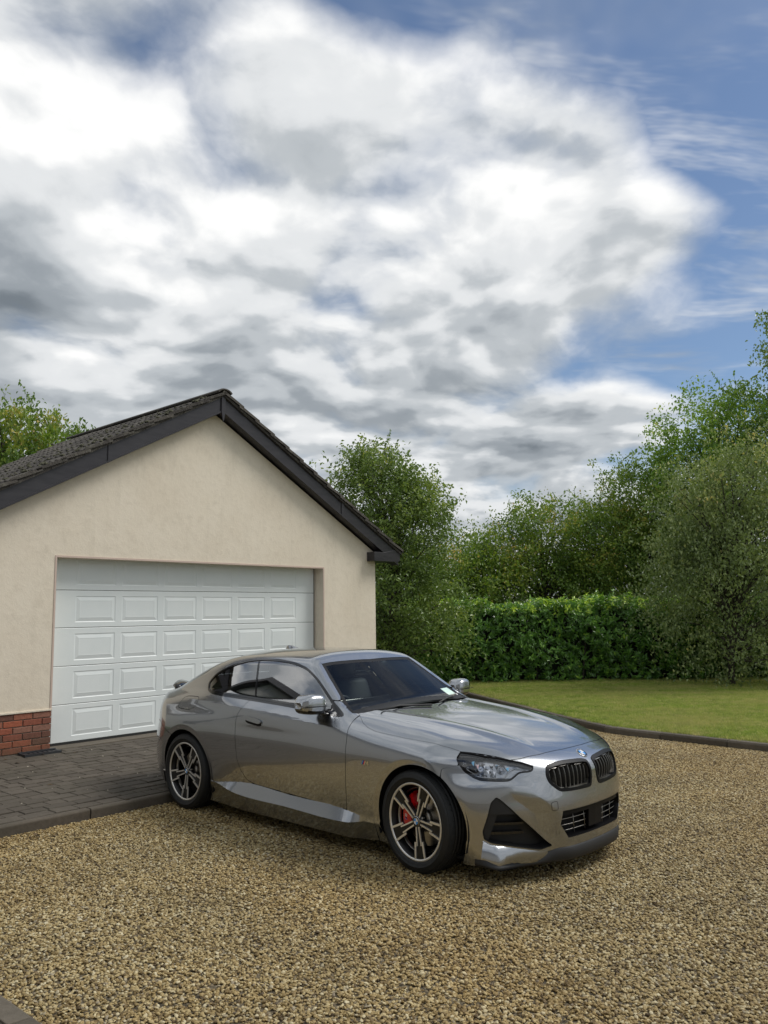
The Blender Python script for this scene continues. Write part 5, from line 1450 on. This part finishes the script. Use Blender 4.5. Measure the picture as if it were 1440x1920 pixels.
# underside
b = MB()
und = [(.70, 0), (.66, .45), (.50, .72), (.36, .80)] + [(-.40, .80), (-2.32, .80), (-3.10, .78), (-3.45, .66), (-3.56, .3), (-3.58, 0)]
poly = [(x, y) for x, y in und] + [(x, -y) for x, y in und[::-1]]
b.prism(poly, lambda u, v, w: (u, v, w), .135, .15); b.build('underbody', M['gap'], car)
# wheel housings
for xw in (.018, -WB + .004):
    for sg in (-1, 1):
        b = MB(); b.lathe([(.405, .50), (.402, .70), (.398, .86)], 40, lambda u, v, w, xw=xw, sg=sg: (xw + u, sg * w, .33 + v), a0=-.35, a1=math.pi + .35)
        b.lathe([(.41, .50), (.01, .50)], 24, lambda u, v, w, xw=xw, sg=sg: (xw + u, sg * w, .33 + v))
        b.build('wheel_housing', M['gap'], car)
# ---------------------------------------------------------------- wheels
def roundel(parent, Q, r, thick=.004, name='roundel'):
    """ring, four quadrants; Q maps (u, v, w) to the car frame"""
    f = lambda u, v, w: Q @ Vector((u, v, w))
    b = MB(); b.lathe([(0.0001, 0), (r, 0), (r, thick * .7), (r * .94, thick), (r * .88, thick * 1.15), (.0001, thick * 1.15)], 40, f); o = b.build(name, M['chrome'], parent)
    b = MB(); b.lathe([(r * .93, thick * 1.16), (r * .66, thick * 1.26)], 40, f, False); b.build('badge_ring', M['black_gloss'] if True else None, parent)
    for k in range(4):
        b = MB(); a0 = k * math.pi / 2; n = 10
        b.add([f(0, 0, thick * 1.34)] + [f(math.cos(a0 + i / n * math.pi / 2) * r * .62, math.sin(a0 + i / n * math.pi / 2) * r * .62, thick * 1.34) for i in range(n + 1)], [(0, i + 1, i + 2) for i in range(n)])
        b.build('badge_quadrant', M['white'] if k % 2 == 0 else M['m_blue'], parent)
    return o
def make_wheel(ang0, front_):
    root_ = bpy.data.objects.new('wheel', None); COL.objects.link(root_)
    # local frame: u forward, v up, w outwards (from the hub plane; outer tyre wall at w = .112)
    f = lambda u, v, w: (u, -w, v)
    b = MB(); R_ = .331
    prof = [(.250, -.105), (.262, -.116), (.290, -.119), (.314, -.108), (.325, -.094), (.3300, -.075)]
    zs = [-.075, -.046, -.044, -.036, -.034, -.004, .004, .034, .036, .044, .046, .075]
    for i, w in enumerate([-.052, -.050, -.044, -.042, -.020, -.018, -.012, -.010, .010, .012, .018, .020, .042, .044, .050, .052]):
        rr_ = .331 - (.007 if i % 4 in (1, 2) else 0) - abs(w) * .012; prof.append((rr_, w))
    prof += [(.3300, .075), (.3265, .090), (.3210, .099), (.3205, .103), (.305, .1125), (.288, .1150), (.2865, .1165), (.2835, .1165), (.282, .1145), (.268, .1115), (.258, .106), (.250, .096)]
    b.lathe(prof, 96, f)
    b.build('tyre', M['rubber'], root_)
    b = MB()
    for k in range(60):        # shoulder blocks cut by lateral sipes
        for sd_ in (1, -1):
            a = 2 * math.pi * k / 60; q = Matrix.Rotation(-a, 4, 'Y'); w0, w1 = sd_ * .060, sd_ * .0985
            w0, w1 = min(w0, w1), max(w0, w1)
            h0, h1 = (.3325, .3250) if sd_ > 0 else (.3250, .3325)
            b.add([q @ Vector(f(-.0145, h0 if False else (.326), w0)), q @ Vector(f(.0145, .326, w0)), q @ Vector(f(.0145, .316, w1)), q @ Vector(f(-.0145, .316, w1)),
                   q @ Vector(f(-.0140, h0, w0)), q @ Vector(f(.0140, h0, w0)), q @ Vector(f(.0140, h1, w1)), q @ Vector(f(-.0140, h1, w1))],
                  [(0, 3, 2, 1), (4, 5, 6, 7), (0, 1, 5, 4), (1, 2, 6, 5), (2, 3, 7, 6), (3, 0, 4, 7)])
    o = b.build('tread_block', M['rubber'], root_); o['kind'] = 'stuff'
    b = MB(); b.lathe([(.249, -.11), (.235, -.10), (.222, -.05), (.216, .02), (.222, .066), (.234, .086), (.240, .096)], 72, f); o = b.build('rim', M['alloy_black'], root_)
    b2 = MB(); b2.lathe([(.236, .0950), (.2375, .1005), (.2465, .1025), (.2520, .1010), (.2525, .095)], 96, f); b2.build('rim_lip', M['alloy_cut'], o)
    b2 = MB(); b2.lathe([(.2045, .030), (.209, .052), (.211, .053), (.206, .028)], 72, f); b2.build('barrel_line', M['steel'], o)
    face = lambda r: .078 + .020 * min(1, (r / .24)) ** 1.4          # spoke face depth, dished
    for k in range(5):
        a = ang0 + k * 2 * math.pi / 5; ca, sa = math.cos(a), math.sin(a)
        def g(r, t_, w): return f(r * ca - t_ * sa, r * sa + t_ * ca, w)
        b = MB()
        # spoke body: narrow at the hub, forked towards the rim
        st = [(.030, .018), (.10, .020), (.135, .026), (.155, .044), (.243, .053)]
        vs = []; 
        for r, h in st:
            z = face(r) - .004; vs += [g(r, -h, z), g(r, h, z), g(r, h * .75, z - .040), g(r, -h * .75, z - .040)]
        fs = [(i*4+j, i*4+(j+1) % 4, (i+1)*4+(j+1) % 4, (i+1)*4+j) for i in range(4) for j in range(4)] + [(0, 3, 2, 1), (16, 17, 18, 19)]
        b.add(vs, fs); b.build('spoke', M['alloy_black'], root_, bevel=.003)
        sp = root_.children[-1] if False else [c for c in bpy.data.objects if c.name.startswith('spoke')][-1]
        for sg in (-1, 1):
            b = MB()
            def bar(pts, wd):
                vs = []
                for r, t_ in pts:
                    z = face(r) + .003
                    vs += [g(r, sg * t_ - wd / 2, z), g(r, sg * t_ + wd / 2, z), g(r, sg * t_ + wd / 2, z - .008), g(r, sg * t_ - wd / 2, z - .008)]
                n_ = len(pts); b.add(vs, [(i*4+j, i*4+(j+1) % 4, (i+1)*4+(j+1) % 4, (i+1)*4+j) for i in range(n_-1) for j in range(4)] + [(0, 3, 2, 1), (n_*4-4, n_*4-3, n_*4-2, n_*4-1)])
            bar([(.036, .0125), (.09, .0155), (.155, .0205)], .0095)
            b.build('machined_rib', M['alloy_cut'], root_)
            b = MB(); bar([(.130, .0345), (.19, .040), (.243, .046)], .0135)
            b.build('machined_rib', M['alloy_cut'], root_)
    b = MB(); b.lathe([(.052, .03), (.050, .066), (.040, .078), (.034, .084), (.0001, .085)], 32, f); b.build('hub', M['alloy_black'], root_)
    Q = Matrix(((1, 0, 0, 0), (0, 0, -1, -.0845), (0, 1, 0, 0), (0, 0, 0, 1)))
    Q = Matrix(((1, 0, 0, 0), (0, 0, -1, -.0845), (0, 1, 0, 0), (0, 0, 0, 1)))
    roundel(root_, Q, .033, .003, 'hub_cap')
    for k in range(5):
        a = ang0 + (k + .5) * 2 * math.pi / 5; b = MB(); b.tube([f(.046 * math.cos(a), .046 * math.sin(a), .05), f(.046 * math.cos(a), .046 * math.sin(a), .072)], .0085, 6); b.build('wheel_bolt', M['steel'], root_)
    return root_
def make_brake(front_):
    """disc and caliper sit inside the wheel and do not turn"""
    f = lambda u, v, w: (u, -w, v)
    rt = bpy.data.objects.new('brake', None); COL.objects.link(rt); r1 = .174 if front_ else .165
    b = MB(); b.lathe([(.078, .012), (r1 - .004, .012), (r1, .009), (r1, -.012), (.078, -.012)], 64, f, False); b.build('brake_disc', M['steel'], rt)
    b = MB(); b.lathe([(.080, .012), (.078, .040), (.070, .046), (.02, .046)], 40, f); b.build('disc_bell', M['steel'], rt)
    if front_:
        b = MB(); a0, a1 = R(118), R(206); n = 14
        prof = [(.100, .018), (.104, .044), (.128, .054), (.160, .054), (.186, .044), (.196, .018), (.196, -.03), (.10, -.03)]
        b.lathe(prof + [prof[0]], n, f, False, a0, a1)
        m_ = len(prof); 
        for q in (a0, a1):
            vs = [f(r * math.cos(q), r * math.sin(q), w) for r, w in prof]; b.add(vs, [tuple(range(m_)) if q == a0 else tuple(range(m_))[::-1]])
        b.build('brake_caliper', M['red'], rt, bevel=.004)
        b = MB()      # pad window: dark slot across the middle
        b.lathe([(.108, .0555), (.150, .0555)], 4, f, False, R(150), R(160)); b.build('caliper_window', M['black_gloss'], rt)
        # M with three stripes on the caliper face
        def cal(u, v):      # u along the arc, v outward
            q = R(181) + u / .145; r = .145 + v; return f(r * math.cos(q), r * math.sin(q), .0552)
        for k_, mt in enumerate(('m_blue', 'm_navy', 'black_gloss')):
            b = MB(); u0 = .020 - k_ * .006; b.add([cal(u0, -.010), cal(u0 - .004, -.010), cal(u0 - .010, .010), cal(u0 - .006, .010)], [(0, 1, 2, 3)]); b.build('caliper_stripe', M[mt], rt)
        for (u0, u1) in ((-.002, -.006), (-.009, -.013), (-.016, -.020)):
            b = MB(); b.add([cal(u0, -.010), cal(u1, -.010), cal(u1, .010), cal(u0, .010)], [(0, 1, 2, 3)]); b.build('caliper_letter', M['white'], rt)
    else:
        b = MB(); b.lathe([(.11, .018), (.115, .042), (.170, .042), (.175, .0), (.11, -.02), (.11, .018)], 8, f, False, R(-20), R(30)); b.build('brake_caliper', M['steel'], rt)
    return rt
def copy_tree(o, parent=None, name=None):
    c = o.copy(); COL.objects.link(c); c.parent = parent
    if name: c.name = name
    for ch in o.children: copy_tree(ch, c)
    return c
wf = make_wheel(R(65.5), True); wr = make_wheel(R(53), False)
bf = make_brake(True); br = make_brake(False)
STEER = -.08845
for (w, bk, xw, st) in ((wf, bf, 0, STEER), (wr, br, -WB, 0)):
    w2, b2 = copy_tree(w), copy_tree(bk)
    for (o, yb) in ((w, -.788), (bk, -.775)):
        o.parent = car; o.matrix_local = Matrix.Translation((xw, -.78 if st else yb, .331)) @ Matrix.Rotation(st, 4, 'Z') @ Matrix.Translation((0, yb + .78 if st else 0, 0))
    for (o, yb) in ((w2, .788), (b2, .775)):
        o.parent = car; o.matrix_local = Matrix.Translation((xw, yb, .331)) @ Matrix.Rotation(st + math.pi, 4, 'Z')
# ---------------------------------------------------------------- fittings
def body_pt(x, z, off=0.0, sg=-1):
    q = np.hypot(wx - x, wz - z) + np.where(topq_w > .05, 9, 0); i = np.unravel_index(np.argmin(q), q.shape); p = WG.P[i] + WG.N[i] * off
    return Vector((x, p[1] * -sg * 1.0 if sg > 0 else p[1], z)), Vector((WG.N[i][0], WG.N[i][1] * (1 if sg < 0 else -1), WG.N[i][2]))
for side, sg in (('half', -1), ('other', 1)):
    dr_ = parts[side, 'door']
    # flush handle: cup and bar
    hz = lambda x: .841 + (x + 1.77) * -.03
    ex = lambda u, v, rx, rz: np.sqrt((u / rx) ** 2 + (v / rz) ** 2)
    cup = (1 - (np.abs((wx + 1.760) / .122) ** 3 + np.abs((wz - .839 + (wx + 1.76) * .10) / .040) ** 3) ** (1 / 3)) * .04
    panel('handle_cup', [clip(WG, cup)], M['chrome'] if False else M['paint'], offset=.0012, wall=.004, mirror=side, parent=dr_)
    bar_ = (1 - (np.abs((wx + 1.760) / .108) ** 4 + np.abs((wz - .843 + (wx + 1.76) * .10) / .027) ** 4) ** (1 / 4)) * .03
    panel('handle_shadow', [clip(WG, wmin(bar_, .838 - wz - (wx + 1.76) * .10 + .010))], M['gap'], offset=.0020, mirror=side, parent=dr_)
    panel('door_handle', [clip(WG, wmin((1 - (np.abs((wx + 1.768) / .112) ** 5 + np.abs((wz - .855 + (wx + 1.76) * .10) / .0175) ** 4) ** (1 / 4)) * .03))], M['paint'], offset=.017, wall=.012, mirror=side, parent=dr_)
    # mirror
    mr = bpy.data.objects.new('side_mirror', None); COL.objects.link(mr); mr.parent = dr_
    C_ = Vector((-1.035, sg * .920, 1.026))
    g_ = MB(); nu_, nv_ = 28, 20; vs = []
    def mshape(u, v):     # u along the car's width (-1 inner .. 1 outer), v round the section
        return None
    rows_ = []
    for i in range(nu_ + 1):
        u = -1 + 2 * i / nu_
        hx = .100 * (1 - abs(u) ** 4 * .55) * (1 - .10 * u); hz_ = .070 * (1 - .28 * max(0, u) ** 2) * (1 - abs(u) ** 6 * .55)
        row = []
        for j in range(nv_):
            a = 2 * math.pi * j / nv_; cx_, sx_ = math.cos(a), math.sin(a)
            px = hx * (abs(cx_) ** .45) * (1 if cx_ > 0 else -.62); pz_ = hz_ * (abs(sx_) ** .50) * (1 if sx_ > 0 else -1)
            pz_ += .010 * (1 - u * u) * (1 if sx_ > 0 else 0)
            row.append(Vector((px + .018 * (-u), sg * (u * .112), pz_ + .004 * u)))
        rows_.append(row)
    cap_v = [C_ + Matrix.Rotation(sg * R(-8), 3, 'Z') @ p for row in rows_ for p in row]
    def strip(sel, name_, mat_, off=0):
        b = MB(); fs = []
        for i in range(nu_):
            for j in range(nv_):
                j2 = (j + 1) % nv_; zc0 = (rows_[i][j].z + rows_[i][j2].z) / 2; xc0 = (rows_[i][j].x + rows_[i][j2].x) / 2
                if sel(zc0, xc0, i): fs.append((i*nv_+j, (i+1)*nv_+j, (i+1)*nv_+j2, i*nv_+j2) if sg < 0 else (i*nv_+j, i*nv_+j2, (i+1)*nv_+j2, (i+1)*nv_+j))
        if name_ == 'mirror_cap':
            fs.append(tuple(range(nv_)) if sg > 0 else tuple(range(nv_))[::-1]); q = nu_ * nv_; fs.append(tuple(range(q, q + nv_))[::-1] if sg > 0 else tuple(range(q, q + nv_)))
        b.add(cap_v, fs, True); return b.build(name_, mat_, mr)
    strip(lambda z, x, i: z > -.036 and x > -.030, 'mirror_cap', M['paint'])
    strip(lambda z, x, i: z <= -.036, 'mirror_base', M['black_gloss'])
    strip(lambda z, x, i: z > -.036 and x <= -.030, 'mirror_glass', M['chrome'])
    b = MB(); b.tube([C_ + Vector((.0, -sg * .06, -.058)), C_ + Vector((.05, -sg * .11, -.072)), C_ + Vector((.085, -sg * .145, -.074))], [.030, .022, .028], 10, True, .5); b.build('mirror_arm', M['black_gloss'], mr)
    b = MB(); p0 = C_ + Vector((.100, sg * -.10, -.008)); p1 = C_ + Vector((.085, sg * .11, -.004))
    b.tube([p0, C_ + Vector((.112, 0, -.006)), p1], .0028, 5); b.build('mirror_crease', M['gap'], mr)
    # fender badge: M with three colour stripes
    bx = -.451
    b0, n0 = body_pt(bx, .664, .0015, sg)
    tdir = Vector((1, 0, 0)); tdir = (tdir - n0 * tdir.dot(n0)).normalized(); udir = n0.cross(tdir) * (1 if sg < 0 else -1)
    if udir.z < 0: udir = -udir
    def bp(u, v, w=.0015): return b0 + tdir * (u * (1 if sg < 0 else -1)) + udir * v + n0 * w
    bd_ = bpy.data.objects.new('fender_badge', None); COL.objects.link(bd_); bd_.parent = car
    H_ = .013
    for k_, mt in enumerate(('m_blue', 'm_navy', 'red')):
        u0 = -.042 + k_ * .0085; b = MB(); b.add([bp(u0, -H_), bp(u0 + .0075, -H_), bp(u0 + .0075 + .012, H_), bp(u0 + .012, H_)], [(0, 1, 2, 3)]); b.build('badge_stripe', M[mt], bd_)
    b = MB()
    for q in ([(-.012, -H_), (-.004, -H_), (-.004, .004), (.001, H_), (-.006, H_), (-.012, .004)], [(-.006, H_), (.002, H_), (.014, -.004), (.010, -.010)], [(.010, -.010), (.014, -.004), (.026, H_), (.018, H_)], [(.020, -H_), (.029, -H_), (.029, H_), (.020, H_)]):
        b.add([bp(*p, .002) for p in q], [tuple(range(len(q)))])
    b.build('badge_letter', M['chrome'], bd_)
# bonnet roundel
pp = root(F_all, np.array([[.5, .0, .742]]), np.array([[1., 0, 0]]), 0, .6)[0]; nn = grad(F_all, pp[None])[0]
Nv = Vector(nn.tolist()); Up = (Vector((0, 0, 1)) - Nv * Nv.z).normalized(); Sd = Up.cross(Nv)
Q = Matrix(((Sd.x, Up.x, Nv.x, pp[0]), (Sd.y, Up.y, Nv.y, 0), (Sd.z, Up.z, Nv.z, pp[2]), (0, 0, 0, 1)))
em = bpy.data.objects.new('bonnet_badge', None); COL.objects.link(em); em.parent = car
roundel(em, Q, .041, .004, 'badge_plate')
# letters on the black ring
for ch, a in (('B', 128), ('M', 90), ('W', 52)):
    fc = bpy.data.curves.new('badge_letter', 'FONT'); fc.body = ch; fc.size = .0145; fc.align_x = 'CENTER'; fc.align_y = 'CENTER'; fc.extrude = .0002; fc.materials.append(M['white'])
    o = bpy.data.objects.new('badge_letter', fc); COL.objects.link(o); o.parent = em
    o.matrix_local = Q @ Matrix.Translation((math.cos(R(a)) * .0325, math.sin(R(a)) * .0325, .0056)) @ Matrix.Rotation(R(a - 90), 4, 'Z')
# roof aerial, boot spoiler
b = MB(); zr_ = float(root(F_all, np.array([[-2.32, 0, 1.0]]), np.array([[0, 0, 1.]]), 0, .6)[0][2])
vs = []; 
for i, (x, h, w) in enumerate([(-2.22, .0, .010), (-2.26, .012, .016), (-2.32, .028, .014), (-2.37, .036, .010), (-2.39, .030, .008), (-2.40, -.01, .014)]):
    zb_ = float(root(F_all, np.array([[x, 0, 1.0]]), np.array([[0, 0, 1.]]), 0, .6)[0][2])
    vs += [(x, -w - .012, zb_ - .004), (x, -w * .3, zb_ + h), (x, w * .3, zb_ + h), (x, w + .012, zb_ - .004)]
b.add(vs, [(i*4+k, i*4+k+1, (i+1)*4+k+1, (i+1)*4+k) for i in range(5) for k in range(3)] + [(20, 21, 22, 23)], False); b.build('roof_aerial', M['paint'], car, bevel=.004)
b = MB(); vs = []; n = 24
for i in range(n + 1):
    y = -.56 + 1.12 * i / n; a = abs(y)
    x = -3.55 - .06 + .16 * (a / .56) ** 3; zt = float(root(F_all, np.array([[x + .03, a, .8]]), np.array([[0, 0, 1.]]), 0, .6)[0][2])
    h = .062 * (1 - (a / .60) ** 6)
    vs += [(x + .11, y, zt - .004), (x + .03, y, zt + .010 + h * .6), (x - .025, y, zt + h + .006), (x - .03, y, zt + h - .006), (x + .02, y, zt - .012)]
b.add(vs, [(i*5+k, (i+1)*5+k, (i+1)*5+(k+1) % 5, i*5+(k+1) % 5) for i in range(n) for k in range(5)] + [tuple(range(5)), tuple(range(n*5, n*5+5))[::-1]], True); b.build('boot_spoiler', M['black_gloss'], car)
# ---------------------------------------------------------------- cabin
def rbox(name, c, d, mat, parent, rx=0, bev=.03):
    b = MB(); b.cbox((0, 0, 0), d); o = b.build(name, mat, parent, Matrix.Translation(c) @ Matrix.Rotation(rx, 4, 'Y')); 
    m = o.modifiers.new('bevel', 'BEVEL'); m.width = bev; m.segments = 4
    for p in o.data.polygons: p.use_smooth = True
    return o
for sg in (-1, 1):
    st = bpy.data.objects.new('front_seat', None); COL.objects.link(st); st.parent = car
    y = sg * .37
    rbox('cushion', (-1.52, y, .50), (.52, .50, .16), M['leather'], st, R(-8), .06)
    rbox('backrest', (-1.86, y, .80), (.14, .50, .62), M['leather'], st, R(-22), .06)
    rbox('headrest', (-2.00, y, 1.185), (.10, .27, .19), M['leather'], st, R(-14), .045)
    for k in (-1, 1):
        b = MB(); b.tube([(-1.95, y + k * .05, 1.02), (-1.98, y + k * .05, 1.12)], .007, 6); b.build('headrest_post', M['chrome'], st)
    b = MB(); b.box((-1.965, y - .11, 1.075), (-1.945, y + .11, 1.083)); b.build('headrest_trim', M['chrome'], st)
    rs = rbox('rear_seat', (-2.62, sg * .32, .72), (.14, .52, .55), M['leather'], car, R(-24), .05)
rbox('dashboard', (-.99, 0, .835), (.50, 1.34, .20), M['dash'], car, R(-5), .07)
rbox('instrument_screen', (-1.17, -.18, .955), (.03, .62, .12), M['black_gloss'], car, R(-14), .012)
sw = bpy.data.objects.new('steering_wheel', None); COL.objects.link(sw); sw.parent = car; sw.matrix_local = Matrix.Translation((-1.33, -.37, .865)) @ Matrix.Rotation(R(-68), 4, 'Y')
b = MB(); n = 40; b.tube([(math.cos(2*math.pi*i/n) * .178, math.sin(2*math.pi*i/n) * .178, 0) for i in range(n + 1)], .016, 8, False); b.build('wheel_rim', M['leather'], sw)
b = MB(); b.tube([(-.17, 0, 0), (.0, 0, -.01)], [.018, .04], 8); b.tube([(0, -.17, 0), (0, 0, -.01)], [.018, .04], 8); b.tube([(0, .17, 0), (0, 0, -.01)], [.018, .04], 8); b.build('wheel_hub', M['black_plastic'], sw)
rbox('centre_console', (-1.5, 0, .50), (.9, .22, .26), M['dash'], car, 0, .03)
b = MB(); b.prism([(-.6, .15), (-3.1, .15), (-3.1, .30), (-.6, .30)], lambda u, v, w: (u, w, v), -.80, .80); b.build('cabin_floor', M['gap'], car)
rbox('parcel_shelf', (-2.95, 0, .98), (.42, 1.1, .05), M['dash'], car, 0, .02)
b = MB(); b.prism([(-.80, .30), (-.84, .84), (-.60, .92), (-.56, .30)], lambda u, v, w: (u, w, v), -.74, .74); b.build('bulkhead', M['gap'], car)
rm_ = rbox('rear_view_mirror', (-1.34, -.02, 1.205), (.035, .22, .06), M['black_gloss'], car, R(12), .015)
rbox('sensor_housing', (-1.33, 0, 1.285), (.10, .14, .03), M['black_plastic'], car, R(-32), .015)
# inner A-pillar/headlining
hl_ = clip(TC, np.minimum.reduce([s3(topq_t) - .01, -1.29 - s3(tx), s3(tx) + 2.42]), maxedge=.2)
panel('headlining', [hl_], simple('headlining', (.05, .05, .052), .9), offset=-.035, mirror='both')
# windscreen sticker and wipers
def ws_pt(y, z, off=.004):
    """point on the windscreen at height z"""
    p = root(F_all, np.array([[-2.0, abs(y), z]]), np.array([[1., 0, 0]]), 0, 1.6)[0]; nrm = grad(F_all, p[None])[0]; q = p + nrm * off
    return Vector((q[0], q[1] * (1 if y > 0 else -1), q[2]))
t = NT('sticker'); M['sticker'] = simple('permit_sticker', (.78, .86, .82), .5)
b = MB(); ys = [.52, .55, .58, .61, .64, .665]; 
rowa = [ws_pt(y - .0, 1.005, -.007) for y in ys]; rowb = [ws_pt(y - .012, 1.055, -.007) for y in ys]
b.add(rowa + rowb, [(i, i + 1, i + 7, i + 6) for i in range(5)]); b.build('windscreen_permit', M['sticker'], car)
b = MB(); b.tube([ws_pt(.45, .985, .012), ws_pt(.25, .99, .014), ws_pt(.0, .985, .014)], [.010, .008, .006], 6); b.build('wiper', M['black_plastic'], car)
b = MB(); b.tube([ws_pt(-.12, .982, .012), ws_pt(-.35, .985, .014), ws_pt(-.58, .975, .014)], [.010, .008, .006], 6); b.build('wiper', M['black_plastic'], car)
# exhaust tips
for sg in (-1, 1):
    b = MB(); b.tube([(-3.60, sg * .58, .27), (-3.40, sg * .58, .27)], .045, 20); b.build('exhaust_tip', M['black_gloss'], car)
